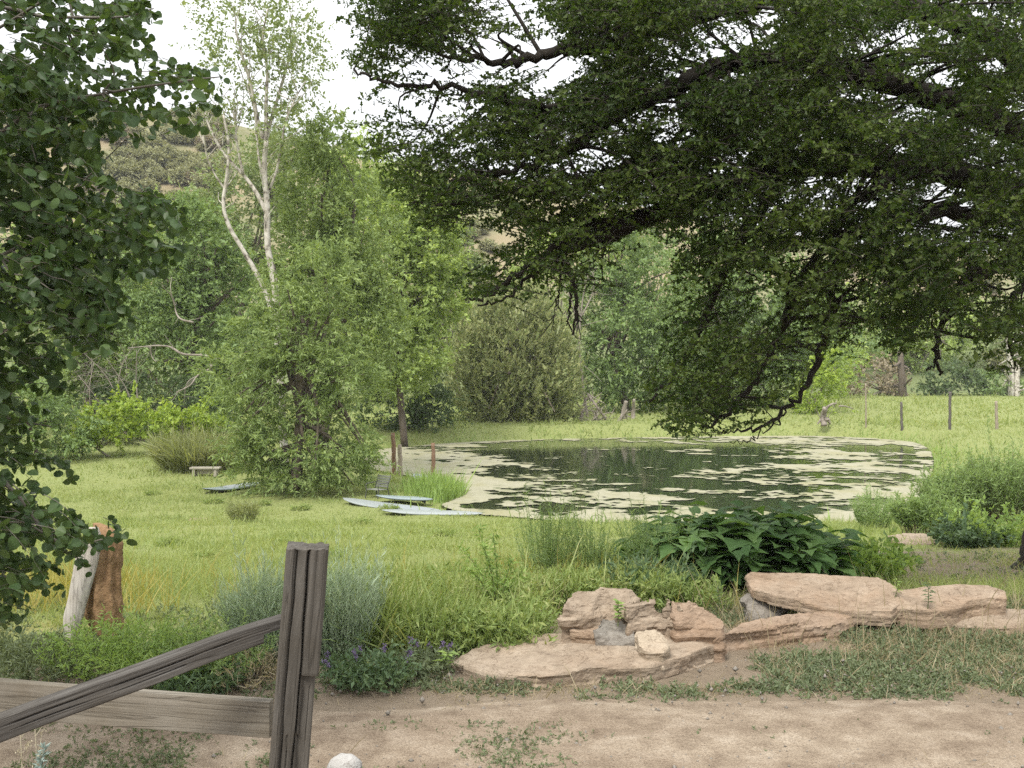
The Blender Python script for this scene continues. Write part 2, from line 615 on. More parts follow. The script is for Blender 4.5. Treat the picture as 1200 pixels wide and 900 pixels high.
def build_scum():
    """floating mats of algae: a thin ragged sheet wherever the growth is dense"""
    P = np.array(POND)
    x0, y0 = P.min(0)
    x1, y1 = P.max(0)
    dx, dy = .09, .12
    xs, ys = np.arange(x0, x1, dx), np.arange(y0, y1, dy)
    X, Y = np.meshgrid(xs, ys)
    x, y = X.ravel(), Y.ravel()
    ins = inpoly(x, y, POND)
    d = polydist(x, y, POND)
    wx = x + 3 * (fbm(np.stack([x * .2, y * .2, 0 * x], 1), 3, 40) - .5)
    wy = y + .35 * x + 3 * (fbm(np.stack([x * .2, y * .2, 0 * x + 7], 1), 3, 42) - .5)
    n1 = fbm(np.stack([wx * .26, wy * .36, 0 * x], 1), 4, 41)
    n2 = fbm(np.stack([x * .9, y * 1.0, 0 * x], 1), 5, 47, .62)
    # pixel-like layout of the growth: thick near the left and near shores, clear in the far middle; right side doubles as reflected sky
    yy = (y - 26) / 30
    left = sstep(2.0, -4.5, x - .06 * (y - 30))
    near = sstep(30.5, 27.0, y)
    far = sstep(53, 57, y)
    mid = np.exp(-((y - 31.5 - .05 * x) / 1.1) ** 2) * .8 + np.exp(-((y - 35.5 - .12 * x) / .9) ** 2) * .35
    right = sstep(6, 14, x) * .15  # extra pale mats here stand in for bright sky reflected in the water
    bank = sstep(1.1, .15, d) * .35
    clear = sstep(-3, 0, x) * sstep(38, 42, y) * sstep(54, 50, y) * .16
    dens = .05 + .42 * left * sstep(52, 40, y) + .50 * near + .28 * far + .22 * mid + right * .9 + .10 * sstep(30, 27, y) + bank * (.3 + 1.4 * (fbm(np.stack([x * .5, y * .5, 0 * x], 1), 3, 90) > .5)) - clear - .16 * sstep(0, 4, x) * sstep(31, 28.5, y)
    n3 = fbm(np.stack([x * 2.2 + 3 * n1, y * 3.0 + 2 * n2, 0 * x], 1), 4, 53, .65)
    val = (.36 * n1 + .30 * n2 + .34 * n3) + .36 * dens - .55
    val[~ins] = -1
    val = val.reshape(X.shape)
    # marching cells with vertices slid to the zero line
    h, w = val.shape
    V = np.stack([x + rng.uniform(-.3, .3, len(x)) * dx, y + rng.uniform(-.3, .3, len(x)) * dy, np.full(len(x), WATER + .012) + .012 * n2], 1)
    i = (np.arange(h - 1)[:, None] * w + np.arange(w - 1)[None]).ravel()
    c = np.stack([i, i + 1, i + 1 + w, i + w], 1)
    pos = (val.ravel() > 0)[c]
    k = pos.sum(1)
    quads = c[k == 4]
    tris = []
    for j in range(4):
        sel = (k == 3) & ~pos[:, j]
        tris.append(c[sel][:, [q for q in range(4) if q != j]])
    mb = MB()
    mb.add(V, [quads, np.concatenate(tris)])

    def spots(nt, c, v):
        c = mixc(nt, ramp(nt, noise(nt, v, 1.1, 4), [(0, 0, 0), (1, 1, 1)], [.45, .7]), c, (.225, .215, .12))
        th = nt.nodes.new('ShaderNodeAttribute'); th.attribute_name = 'thick'
        return mixc(nt, ramp(nt, math_(nt, 'ADD', th.outputs['Fac'], math_(nt, 'MULTIPLY', math_(nt, 'SUBTRACT', noise(nt, v, 6, 5, .7), .5), .8)), [(0, 0, 0), (1, 1, 1)], [.05, .6]), (.10, .115, .055), c)
    m = surf_mat('algae', [(.19, .185, .12), (.26, .25, .175), (.335, .315, .235)], 2.5, stretch=(1, .6, 1), rough=.9, bump=.5, bscale=25, spec=.2, extra=spots)
    o = mb.build('floating_algae', m)
    fattr(o, 'thick', np.clip(val.ravel() / .09, 0, 1))
    tag(o, 'pale mats of algae floating on the dark pond', 'algae', kind='stuff')


build_scum()

# ------------------------------------------------------------------ hill
_RX = np.array([-700, -100, 60, 160, 240, 330, 450, 560, 700, 860, 1000, 1120, 1250, 1600, 2200])
_RY = np.array([60, 90, 118, 138, 134, 160, 190, 205, 235, 262, 285, 296, 300, 270, 250])
RIDGE_Y = 185.0


def hill_z(x, y):
    px = 600 + x / np.maximum(y, 1) * F
    ry = np.interp(px, _RX, _RY)
    top = EYE + (420 - ry) / F * RIDGE_Y
    q = np.stack([x * .03, y * .03, 0 * x], 1)
    s = np.clip((y - 96) / (RIDGE_Y - 96), 0, 1)
    s = s ** 1.15
    z = -2.6 + (top + 2.6) * s
    z = z + s * (fbm(q, 4, 77) - .5) * 7 * sstep(0, .2, s) * sstep(1.02, .85, s) + (fbm(q * 7, 3, 78) - .5) * 1.6 * sstep(0, .15, s)
    return z - np.maximum(y - RIDGE_Y, 0) * .25


def build_hill():
    xs = np.linspace(-200, 230, 260)
    ys = np.linspace(94, 260, 130)
    V, f = grid(xs, ys, hill_z)
    mb = MB()
    mb.add(V, [f])

    def soil(nt, c, v):
        a = ramp(nt, noise(nt, v, .06, 4), [(0, 0, 0), (1, 1, 1)], [.42, .56])
        c = mixc(nt, math_(nt, 'MULTIPLY', a, .6), c, (.27, .205, .135))
        sp = nt.nodes.new('ShaderNodeSeparateXYZ')
        lk(nt, coords(nt), sp.inputs[0])
        low = ramp(nt, math_(nt, 'ADD', math_(nt, 'MULTIPLY', sp.outputs[2], .05), math_(nt, 'MULTIPLY', noise(nt, v, .12, 4), .5)), [(1, 1, 1), (0, 0, 0)], [.45, .85])
        return mixc(nt, low, c, (.125, .15, .065))
    m = surf_mat('dry_hillside_soil', [(.10, .115, .05), (.165, .165, .085), (.27, .245, .165)], .28, rough=.95, bump=.8, bscale=1.5, spec=.1, extra=soil)
    o = mb.build('hillside', m, smooth=True)
    tag(o, None, None, kind='structure')


build_hill()

# ------------------------------------------------------------------ camera, sky, sun
cam = bpy.data.cameras.new('camera')
cam.sensor_width = 36
cam.lens = F / 1200 * 36
cam.clip_end = 2000
cam.clip_start = .05
co = bpy.data.objects.new('camera', cam)
COL.objects.link(co)
co.location = (0, 0, EYE)
co.rotation_euler = (math.pi / 2 - PITCH, 0, 0)
sc = bpy.context.scene
sc.camera = co

SUN_EL, SUN_AZ = math.radians(56), math.radians(207)     # azimuth clockwise from +Y: behind the camera, to the left
sun = bpy.data.lights.new('sun', 'SUN')
sun.energy = 1.5
sun.angle = math.radians(14)
sun.color = (1, .95, .87)
so = bpy.data.objects.new('sun', sun)
COL.objects.link(so)
sd = Vector((math.sin(SUN_AZ) * math.cos(SUN_EL), math.cos(SUN_AZ) * math.cos(SUN_EL), math.sin(SUN_EL)))
so.rotation_euler = sd.to_track_quat('Z', 'Y').to_euler()
so.location = (-20, -20, 40)

w = bpy.data.worlds.new('World')
sc.world = w
w.use_nodes = True
nt = w.node_tree
nt.nodes.clear()
wo = nt.nodes.new('ShaderNodeOutputWorld')
bg = nt.nodes.new('ShaderNodeBackground')
bg.inputs[1].default_value = .1
sky = nt.nodes.new('ShaderNodeTexSky')
sky.sky_type = 'NISHITA'
sky.sun_disc = False
sky.sun_elevation = SUN_EL
sky.sun_rotation = SUN_AZ
sky.dust_density = 3
tc = nt.nodes.new('ShaderNodeTexCoord')
sx = nt.nodes.new('ShaderNodeSeparateXYZ')
lk(nt, tc.outputs['Generated'], sx.inputs[0])
zz = math_(nt, 'MAXIMUM', sx.outputs[2], 0.0)
# overcast: the cloud sheet is brightest overhead
g = math_(nt, 'ADD', math_(nt, 'MULTIPLY', zz, 7.9), 3.0)
cl = noise(nt, tc.outputs['Generated'], 2.2, 5, .55)
g = math_(nt, 'MULTIPLY', g, math_(nt, 'ADD', math_(nt, 'MULTIPLY', cl, .24), .88))
vm = nt.nodes.new('ShaderNodeVectorMath'); vm.operation = 'SCALE'
vm.inputs[0].default_value = (.985, .99, 1.0)
lk(nt, g, vm.inputs['Scale'])
col = mixc(nt, .93, (0, 0, 0), (0, 0, 0))
mixn = nt.nodes[-1]
mixn = [n for n in nt.nodes if n.type == 'MIX'][-1]
lk(nt, sky.outputs[0], mixn.inputs[6])
lk(nt, vm.outputs[0], mixn.inputs[7])
lk(nt, col, bg.inputs[0])
lk(nt, bg.outputs[0], wo.inputs[0])

sc.view_settings.view_transform = 'Standard'
sc.view_settings.look = 'None'
sc.view_settings.gamma = 1
sc.view_settings.exposure = 1.45
sc.view_settings.use_curve_mapping = False
sc.render.engine = 'CYCLES'
sc.cycles.max_bounces = 9
sc.cycles.diffuse_bounces = 5
sc.cycles.glossy_bounces = 2
sc.cycles.transmission_bounces = 6
sc.cycles.use_denoising = False
sc.cycles.sample_clamp_indirect = 4


def build_haze():
    mb = MB()
    box(mb, (0, 180, 38), (680, 520, 86))
    m, nt, out = new_mat('summer_air')
    v = nt.nodes.new('ShaderNodeVolumePrincipled')
    v.inputs['Color'].default_value = (.93, .96, 1, 1)
    v.inputs['Density'].default_value = HAZE
    lk(nt, v.outputs[0], out.inputs['Volume'])
    o = mb.build('haze', m)
    tag(o, 'thin bright summer haze between the pond and the hill', 'haze', kind='stuff')


HAZE = .0003
build_haze()
# ------------------------------------------------------------------ plant colours
M = {}
M['willow'] = leaf_mat('willow_leaf', [(.055, .085, .025), (.105, .15, .042), (.165, .21, .065)], .35, .55)
M['poplar'] = leaf_mat('poplar_leaf', [(.04, .065, .02), (.08, .115, .035), (.125, .165, .05)], .35, .5)
M['pale'] = leaf_mat('pale_cottonwood_leaf', [(.075, .11, .03), (.135, .18, .052), (.20, .245, .075)], .4, .5)
M['midgreen'] = leaf_mat('mid_green_leaf', [(.045, .075, .026), (.085, .125, .042), (.12, .17, .055)], .33, .55)
M['deep'] = leaf_mat('deep_green_leaf', [(.03, .052, .02), (.055, .085, .032), (.085, .12, .042)], .28, .55)
M['lime'] = leaf_mat('lime_leaf', [(.10, .15, .03), (.17, .23, .045), (.25, .30, .07)], .42, .5)
M['juniper'] = leaf_mat('juniper_spray', [(.05, .066, .028), (.085, .102, .044), (.125, .13, .06), (.14, .16, .075)], .38, .7, .2, 2.5, (1, 1, .8))
M['oak'] = leaf_mat('oak_leaf', [(.022, .040, .011), (.040, .068, .017), (.075, .105, .023), (.13, .175, .042)], .38, .5, .2, 1.1, (1.0, 1.2, .5))
M['aspen'] = leaf_mat('aspen_leaf', [(.028, .056, .020), (.05, .088, .030), (.085, .13, .038)], .36, .42, .4, 3.0)
M['olive'] = leaf_mat('hill_brush_leaf', [(.07, .075, .035), (.12, .125, .06), (.17, .165, .085)], .2, .7, .2)
M['sparse'] = leaf_mat('small_grey_green_leaf', [(.06, .085, .035), (.10, .13, .055), (.15, .17, .08)], .35, .5)
M['bark'] = surf_mat('grey_brown_bark', [(.05, .04, .03), (.11, .09, .07), (.19, .16, .125)], 6, (1, 1, .25), .95, .7)
M['darkbark'] = surf_mat('dark_oak_bark', [(.014, .012, .010), (.027, .023, .018), (.048, .040, .032)], 9, (1, 1, .3), .95, .8)
M['palebark'] = surf_mat('pale_aspen_bark', [(.08, .065, .055), (.36, .33, .28), (.50, .47, .42), (.56, .53, .48)], 5, (1, 1, .8), .85, .4, 12, pos=[.36, .46, .56, .8])
M['deadwood'] = surf_mat('bleached_dead_wood', [(.13, .11, .09), (.24, .21, .175), (.36, .33, .285)], 8, (1, 1, .4), .9, .5)
M['brownbrush'] = leaf_mat('dry_brown_leaf', [(.10, .085, .055), (.17, .14, .09), (.23, .20, .14)], .2, .8, .15)


def blob_crown(mb, blobs, d, c=.55, ll=.16, lw=.075, up=.25, droop=.35, clumps=26, tw=.30, spread=.9, tpl=DIA, shell=.62, nl=9, depth=1.0, hang=0.0, c0=None, flat=.85, cr=1.0):
    """a crown made of leafy shoots grouped in clumps round a few boughs; blobs = (px, py, rx, ry[, dy]) at distance d"""
    for b in blobs:
        px, py, rx, ry = b[:4]
        dd = d + (b[4] if len(b) > 4 else 0)
        C = at(px, py, dd)
        R = np.array([rx / F * dd, (rx + ry) / 2 / F * dd * depth, ry / F * dd])
        nleaf = c * math.pi * rx * ry
        ntw = max(12, int(nleaf / nl))
        nc = max(5, int(clumps * (rx * ry / 3000.) ** .6))
        cd = rdir(nc)
        cc = C + R * cd * (shell + (1 - shell) * rng.uniform(0, 1, (nc, 1)) ** .7) * .92
        crad = cr * .38 * (R.prod() ** (1 / 3.)) * np.exp(rng.normal(0, .42, nc)) * (26 / clumps) ** .33
        k = rng.integers(0, nc, ntw)
        off = rdir(ntw) * (rng.uniform(0, 1, (ntw, 1)) ** .45)
        off[:, 2] *= flat
        B = cc[k] + off * crad[k][:, None]
        out = nrm((B - C) / R ** 1.2)
        D = nrm(out * .6 + off * .55 + rdir(ntw) * .45 + np.array([0, 0, up]))
        L = tw * np.exp(rng.normal(0, .3, ntw)) * np.where(rng.uniform(0, 1, ntw) < .10, 2.1, 1)
        sprays(mb, B, D, L, droop, nl, ll, lw, tpl, spread, .1, hang=hang)


def limbs(mb, base, top, blobs, d, r0, n=None, sides=6, wob=.06):
    """trunk from base to top, a bough to every blob"""
    base, top = np.asarray(base, float), np.asarray(top, float)
    mid = (base + top) / 2 + rng.normal(0, .04, 3) * np.linalg.norm(top - base)
    tr = spline([base, mid, top], 7)
    tube(mb, tr, np.linspace(r0, r0 * .35, len(tr)), 9, wob=wob)
    for b in blobs:
        dd = d + (b[4] if len(b) > 4 else 0)
        C = at(b[0], b[1], dd)
        i = int(np.clip(rng.uniform(.3, .8) * len(tr), 1, len(tr) - 2))
        s = tr[i]
        for q in range(3):
            e = C + rng.normal(0, .35, 3) * np.array([b[2], b[2], b[3]]) / F * dd
            m = s * .5 + e * .5 + np.array([0, 0, .08 * np.linalg.norm(e - s)]) + rng.normal(0, .06, 3) * np.linalg.norm(e - s)
            p = spline([s, m, e], 6)
            tube(mb, p, np.linspace(r0 * .45, r0 * .08, len(p)), 5, cap=False)


def tree(name, label, cat, base_px, d, blobs, leaf, bark='bark', r0=.16, top=None, group=None, trunk=True, **kw):
    base = at(base_px[0], base_px[1], d)
    base[2] = H(base[0], base[1])[0] - .05
    root = empty(name, base, label, cat, group)
    mb = MB()
    blob_crown(mb, blobs, d, **kw)
    mb.build('crown', M[leaf], root, base)
    if trunk:
        mb = MB()
        t = at(*(top or (blobs[-1][0], blobs[-1][1])), d)
        limbs(mb, base, t, blobs, d, r0)
        mb.build('trunk', M[bark], root, base, True)
    return root


BACK = 'trees and bushes in the wood behind the pond'
# front willow thicket by the lawn
tree('willow_tree', 'bushy feathery willow standing on the lawn left of the paddle boards', 'tree', (345, 582), 31,
     [(335, 535, 48, 44), (300, 470, 34, 50), (262, 440, 24, 30, 1), (388, 515, 32, 50), (350, 445, 40, 50), (312, 400, 34, 34), (368, 390, 36, 50), (340, 355, 30, 30), (375, 330, 30, 40), (410, 440, 22, 50), (412, 548, 22, 30), (300, 545, 24, 32), (365, 562, 34, 20), (285, 505, 16, 34), (425, 520, 10, 24)],
     'willow', r0=.2, top=(355, 370), c=.62, ll=.16, lw=.046, droop=.45, up=.75, tw=.6, nl=14, clumps=34, spread=.65, hang=.12, cr=.78)
tree('poplar_tree', 'tall light green leafy tree rising directly behind the bushy willow', 'tree', (366, 560), 36,
     [(385, 340, 58, 80), (368, 235, 40, 66), (385, 175, 26, 40), (425, 270, 36, 66), (345, 310, 30, 50), (420, 390, 50, 60)],
     'willow', r0=.22, top=(385, 200), c=.65, ll=.17, lw=.07, droop=.3, up=.35, tw=.4, clumps=50)
tree('cottonwood_tree', 'light yellow green cottonwood left of the olive juniper', 'tree', (474, 520), 50,
     [(455, 265, 52, 70), (482, 335, 50, 70), (440, 395, 48, 60), (505, 305, 34, 54), (478, 415, 44, 46), (520, 350, 22, 40), (425, 205, 30, 44), (500, 250, 34, 40)],
     'pale', r0=.2, top=(462, 290), c=.62, ll=.22, lw=.115, droop=.25, up=.4, tw=.5, clumps=60)
tree('round_bush', 'dark green rounded bush at the left end of the far bank', 'bush', (475, 515), 54,
     [(475, 472, 44, 38), (447, 488, 30, 28), (505, 482, 28, 34)], 'deep', r0=.12, c=.7, ll=.18, lw=.09, tw=.4, clumps=40)
tree('juniper_tree', 'broad olive brown juniper in the middle of the far bank', 'tree', (600, 503), 60,
     [(600, 462, 70, 40), (600, 415, 58, 46), (606, 372, 36, 34), (552, 440, 30, 52), (650, 448, 30, 48), (560, 398, 26, 34), (640, 400, 28, 36), (575, 480, 50, 22), (635, 482, 42, 20)],
     'juniper', r0=.3, top=(606, 380), c=.72, ll=.26, lw=.12, droop=-.15, up=1.0, tw=.55, nl=10, clumps=200, spread=.5, cr=1.05, flat=1.5)
tree('leafy_tree', 'mid green leafy tree right of the olive juniper', 'tree', (735, 492), 68,
     [(728, 395, 52, 80), (700, 432, 30, 44), (765, 340, 50, 66), (718, 300, 40, 46), (775, 430, 46, 48), (690, 350, 22, 44)],
     'midgreen', r0=.35, top=(735, 320), c=.6, ll=.27, lw=.14, tw=.6, clumps=50, group=BACK)
tree('leafy_tree', 'large mid green tree behind the hanging oak foliage at the far bank', 'tree', (840, 492), 74,
     [(830, 400, 60, 80), (890, 360, 60, 90), (850, 320, 60, 60), (905, 440, 46, 46), (950, 370, 46, 60)], 'midgreen', r0=.35, top=(850, 330), c=.5, ll=.30, lw=.16, tw=.6, clumps=50)
tree('lime_bush', 'small bright green bush at the right end of the far bank', 'bush', (962, 486), 66,
     [(955, 455, 28, 30), (978, 440, 20, 26), (940, 470, 20, 16)], 'lime', r0=.08, c=.65, ll=.2, lw=.1, tw=.4, clumps=30)
# masses on the left
tree('broad_tree', 'green leafy tree behind the fallen white branches', 'tree', (215, 520), 50,
     [(205, 400, 54, 70), (255, 350, 46, 70), (240, 290, 40, 60), (180, 345, 44, 56), (290, 400, 40, 70), (262, 450, 46, 40), (215, 270, 34, 40)],
     'midgreen', r0=.3, top=(235, 300), c=.62, ll=.2, lw=.1, tw=.5, clumps=55)
tree('broad_tree', 'shaggy green tree behind the left yellow green shrub', 'tree', (110, 525), 52,
     [(100, 360, 50, 60), (60, 420, 60, 60), (130, 300, 40, 50), (45, 330, 60, 60), (150, 420, 40, 50)],
     'poplar', r0=.3, top=(100, 320), c=.55, ll=.2, lw=.1, tw=.5, clumps=45)
tree('shade_bush', 'dark green bush in the shade behind the yellow green shrubs', 'bush', (185, 522), 47,
     [(175, 478, 52, 34), (235, 480, 40, 34), (120, 485, 46, 30)], 'deep', r0=.1, c=.6, ll=.18, lw=.09, tw=.4, clumps=40)
tree('low_bush', 'dark low bush at the left edge behind the aspen leaves', 'bush', (45, 535), 40,
     [(50, 505, 60, 36), (20, 470, 50, 50)], 'midgreen', r0=.1, c=.6, ll=.16, lw=.08, tw=.4, clumps=40)
for lab, bx, bl in (('yellow green shrub nearest the left edge of the lawn', 130, [(118, 500, 22, 24), (146, 496, 22, 26), (130, 515, 38, 16), (96, 512, 16, 18)]),
                    ('flat topped yellow green shrub next to the bushy willow', 215, [(190, 490, 20, 16), (215, 493, 26, 16), (245, 487, 20, 14), (222, 506, 34, 14)])):
    tree('lime_shrub', lab, 'shrub', (bx, 533), 42, bl, 'lime', bark='deadwood', r0=.05, c=.6, ll=.17, lw=.10, up=.7, tw=.35, clumps=34, droop=.1)
# far right, beyond the pasture
RT = 'trees and brush along the far side of the pasture'
for name, lab, cat, bx, by, d, bl, leaf, kw in (
    ('dry_bush', 'brown grey dry brush at the far side of the pasture', 'bush', 1022, 466, 98, [(1022, 442, 32, 26), (1000, 452, 20, 16), (1046, 452, 18, 18)], 'brownbrush', dict(c=.5)),
    ('olive_bush', 'olive bush right of the tall broken snag', 'bush', 1118, 468, 98, [(1110, 446, 30, 24), (1136, 452, 20, 16), (1095, 456, 16, 14)], 'deep', dict(c=.6)),
    ('olive_bush', 'dark olive bush left of the twin white trunks', 'bush', 1165, 470, 98, [(1158, 452, 22, 18), (1180, 456, 16, 14)], 'midgreen', dict(c=.6)),
    ('pasture_tree', 'light green tree behind the pasture above the tall broken snag', 'tree', 1085, 466, 112, [(1085, 400, 46, 40), (1050, 385, 40, 44), (1020, 370, 46, 40), (1110, 380, 36, 40)], 'pale', dict(c=.5)),
    ('pasture_tree', 'grey green tree at the right edge behind the pasture', 'tree', 1170, 466, 114, [(1165, 395, 50, 46), (1200, 410, 40, 44), (1215, 380, 44, 60)], 'sparse', dict(c=.5)),
    ('pasture_tree', 'green tree half hidden by hanging oak leaves at the pasture corner', 'tree', 985, 466, 108, [(985, 395, 44, 44), (955, 380, 44, 50), (940, 420, 30, 34)], 'midgreen', dict(c=.5)),
):
    tree(name, lab, cat, (bx, by), d, bl, leaf, bark='deadwood', r0=.22, ll=.36, lw=.19, tw=.7, clumps=40, nl=8, **kw)
# low filling greenery between lawn, wood and hill
WOODL = ['pale green tree at the foot of the hill above the shaggy tree', 'soft green tree at the foot of the hill behind the pale trunks',
         'pale green tree at the foot of the hill right of the cottonwood', 'dull green tree at the foot of the hill behind the juniper top']
for lab, bx, d, bl, leaf in ((WOODL[0], 110, 82, [(90, 300, 60, 50), (150, 290, 50, 40), (60, 340, 70, 60), (190, 260, 26, 30)], 'pale'),
                             (WOODL[1], 300, 78, [(290, 250, 50, 60), (330, 200, 40, 60), (260, 320, 50, 60), (345, 160, 26, 36), (235, 260, 30, 36)], 'sparse'),
                             (WOODL[2], 540, 84, [(525, 250, 34, 40), (490, 225, 30, 36), (530, 300, 26, 36), (545, 345, 30, 40), (510, 400, 34, 44)], 'sparse'),
                             ('pale green tree at the foot of the hill behind the broad green tree', 220, 84, [(215, 330, 60, 60), (160, 380, 60, 60), (260, 400, 60, 60), (100, 400, 60, 60)], 'pale'),
                             ('dull green tree at the foot of the hill behind the cottonwood', 440, 84, [(430, 250, 40, 60), (400, 330, 50, 60), (460, 420, 50, 60), (380, 230, 40, 60)], 'sparse'),
                             ('dull green tree at the foot of the hill right of the far leafy tree', 800, 90, [(790, 400, 50, 60), (840, 420, 50, 60), (880, 420, 50, 50), (760, 330, 40, 50)], 'sparse'),
                             ('pale green bushy tree at the foot of the hill behind the bright green bush', 930, 92, [(910, 420, 40, 44), (950, 420, 40, 40), (980, 430, 34, 34)], 'pale'),
                             (WOODL[3], 660, 86, [(650, 320, 40, 50), (690, 290, 40, 50), (620, 330, 24, 26)], 'pale')):
    tree('hillfoot_tree', lab, 'tree', (bx, 480), d, bl, leaf, r0=.3, c=.6, ll=.30, lw=.15, tw=.6, clumps=45, nl=8)


# tree with pale bare trunks and a thin top
def pale_tree():
    d = 34
    base = at(330, 560, d)
    base[2] = H(base[0], base[1])[0] - .05
    root = empty('pale_trunk_tree', base, 'tall tree with pale forking trunks and a thin leafy top', 'tree')
    mb = MB()
    paths = [([(335, 560), (328, 440), (322, 335), (314, 290), (313, 240), (310, 200), (312, 165)], .14, .085),
             ([(324, 380), (308, 335), (288, 298), (270, 268), (262, 240), (266, 205), (268, 170), (262, 135)], .095, .04),
             ([(311, 168), (303, 145), (294, 100), (283, 62), (276, 35)], .085, .03),
             ([(311, 168), (318, 140), (330, 100), (338, 70), (345, 40)], .08, .025),
             ([(312, 165), (312, 120), (313, 80), (308, 45), (314, 10)], .075, .025),
             ([(313, 250), (300, 225), (285, 205), (262, 180), (246, 150), (238, 125)], .085, .03),
             ([(312, 215), (304, 190), (301, 160), (298, 130), (288, 95)], .055, .02),
             ([(313, 230), (324, 200), (330, 170), (334, 145), (345, 118), (358, 95)], .05, .018),
             ([(285, 205), (278, 170), (275, 140), (268, 115)], .05, .02),
             ([(266, 225), (252, 205), (243, 185), (238, 160)], .04, .015)]
    tips = []
    for pth, r0, r1 in paths:
        dy = rng.uniform(-1.2, 1.2)
        P = spline([at(x, y, d + dy * i / len(pth)) for i, (x, y) in enumerate(pth)], 6)
        tube(mb, P, np.linspace(r0, r1, len(P)), 7, wob=.07)
        for q in range(7):
            s = P[rng.integers(len(P) // 2, len(P))]
            e = s + np.array([rng.normal(0, .6), rng.normal(0, .6), rng.uniform(.3, 1.6)])
            B = spline([s, (s + e) / 2 + rng.normal(0, .08, 3), e], 4)
            tube(mb, B, np.linspace(.022, .008, len(B)), 4, cap=False)
            if r0 < .1:
                tips.append(e)
    mb.build('trunk', M['palebark'], root, base, True)
    mb = MB()
    blob_crown(mb, [(270, 30, 40, 46), (310, 20, 44, 44), (345, 40, 36, 50), (300, 90, 36, 40), (262, 90, 30, 40), (340, 100, 30, 40), (300, -25, 60, 30), (358, 70, 18, 40)],
               d, c=.22, ll=.11, lw=.07, tw=.5, clumps=34, nl=9, droop=.2)
    blob_crown(mb, [(310, 150, 46, 40), (270, 150, 30, 40), (345, 150, 20, 40)], d, c=.14, ll=.11, lw=.07, tw=.5, clumps=24, nl=9, droop=.2)
    mb.build('crown', M['sparse'], root, base)


pale_tree()


def dead_branches(name, label, cat, d, paths, base_px, twigs=5, mat='deadwood', tl=.6, group=None):
    base = at(base_px[0], base_px[1], d)
    base[2] = H(base[0], base[1])[0]
    mb = MB()
    for pth, r0, r1 in paths:
        P = spline([at(x, y, d + rng.uniform(-.4, .4)) for x, y in pth], 6)
        tube(mb, P, np.linspace(r0, r1, len(P)), 6, wob=.08)
        for q in range(twigs):
            s = P[rng.integers(1, len(P))]
            e = s + rng.normal(0, tl, 3) + np.array([0, 0, .2 * tl])
            B = spline([s, (s + e) / 2 + rng.normal(0, .12 * tl, 3), e], 4)
            tube(mb, B, np.linspace(r1 * .8, r1 * .3, len(B)), 4, cap=False)
    o = mb.build(name, M[mat], None, base, True)
    return tag(o, label, cat, group)


dead_branches('fallen_branch', 'long curved white dead branch reaching left from the willow', 'branch', 43.5,
              [([(268, 424), (240, 417), (215, 415), (200, 407), (185, 405), (172, 406), (150, 408)], .07, .025), ([(176, 406), (178, 418), (183, 424)], .03, .012)], (268, 424), 4, tl=.35)
dead_branches('dead_branch', 'white crooked dead branch below the long curved one', 'branch', 43,
              [([(248, 425), (246, 432), (232, 440), (222, 452), (206, 460)], .05, .02), ([(232, 440), (220, 448), (215, 465)], .03, .01), ([(246, 427), (247, 440)], .03, .012)], (206, 465), 4, tl=.35)
dead_branches('dead_branch', 'hooked white dead branch high above the long curved one', 'branch', 44,
              [([(227, 378), (212, 374), (206, 365), (203, 350), (190, 335)], .05, .018), ([(205, 360), (200, 340), (201, 325)], .03, .01)], (227, 378), 3, tl=.35)
dead_branches('dead_brush', 'grey tangle of dead twigs above the left yellow green shrub', 'brush', 46,
              [([(170, 520), (150, 460), (125, 420)], .04, .012), ([(150, 520), (130, 450), (95, 410)], .04, .012), ([(140, 520), (115, 470), (92, 440)], .04, .012),
               ([(165, 520), (160, 450), (160, 410)], .04, .012), ([(130, 520), (140, 440), (150, 415)], .04, .012), ([(110, 520), (105, 460), (110, 425)], .03, .012)], (140, 525), 26, tl=.8)
dead_branches('dead_tree', 'pale leafless tree with curling twigs right of the juniper', 'tree', 63,
              [([(690, 500), (683, 450), (679, 400), (683, 350), (690, 320)], .10, .03), ([(679, 405), (672, 360), (660, 330)], .06, .02), ([(682, 370), (694, 345), (696, 325), (688, 310)], .05, .015),
               ([(680, 420), (668, 380), (652, 345)], .04, .015), ([(681, 380), (676, 340), (680, 312)], .04, .015)], (690, 500), 16, tl=.9)
dead_branches('brush_pile', 'pile of grey dead roots and sticks right of the juniper', 'brush', 60,
              [([(680, 500), (684, 475), (690, 462)], .12, .05), ([(690, 464), (702, 480), (714, 498)], .09, .04), ([(684, 480), (678, 495)], .08, .04),
               ([(700, 502), (698, 485)], .08, .04), ([(712, 502), (708, 486)], .08, .04), ([(690, 502), (696, 490), (700, 478)], .07, .03), ([(720, 500), (704, 492)], .08, .03), ([(722, 502), (735, 480)], .1, .04)],
              (695, 502), 12, tl=.45)
dead_branches('snag', 'grey broken snag beside the pile of dead roots', 'stump', 61,
              [([(728, 500), (731, 482), (734, 470)], .22, .12), ([(741, 501), (742, 485), (743, 468)], .16, .09)], (735, 501), 3, tl=.3)
dead_branches('snag', 'tall broken brown snag at the far side of the pasture', 'stump', 95,
              [([(1058, 469), (1057, 445), (1055, 412)], .42, .26)], (1058, 470), 6, mat='bark', tl=.8)
dead_branches('twin_trunk', 'pair of pale grey trunks at the right end of the pasture', 'tree', 96,
              [([(1185, 468), (1185, 440), (1183, 415), (1178, 380)], .32, .2), ([(1191, 468), (1192, 440), (1194, 415), (1198, 380)], .30, .18)], (1188, 468), 5, mat='palebark', tl=.9)
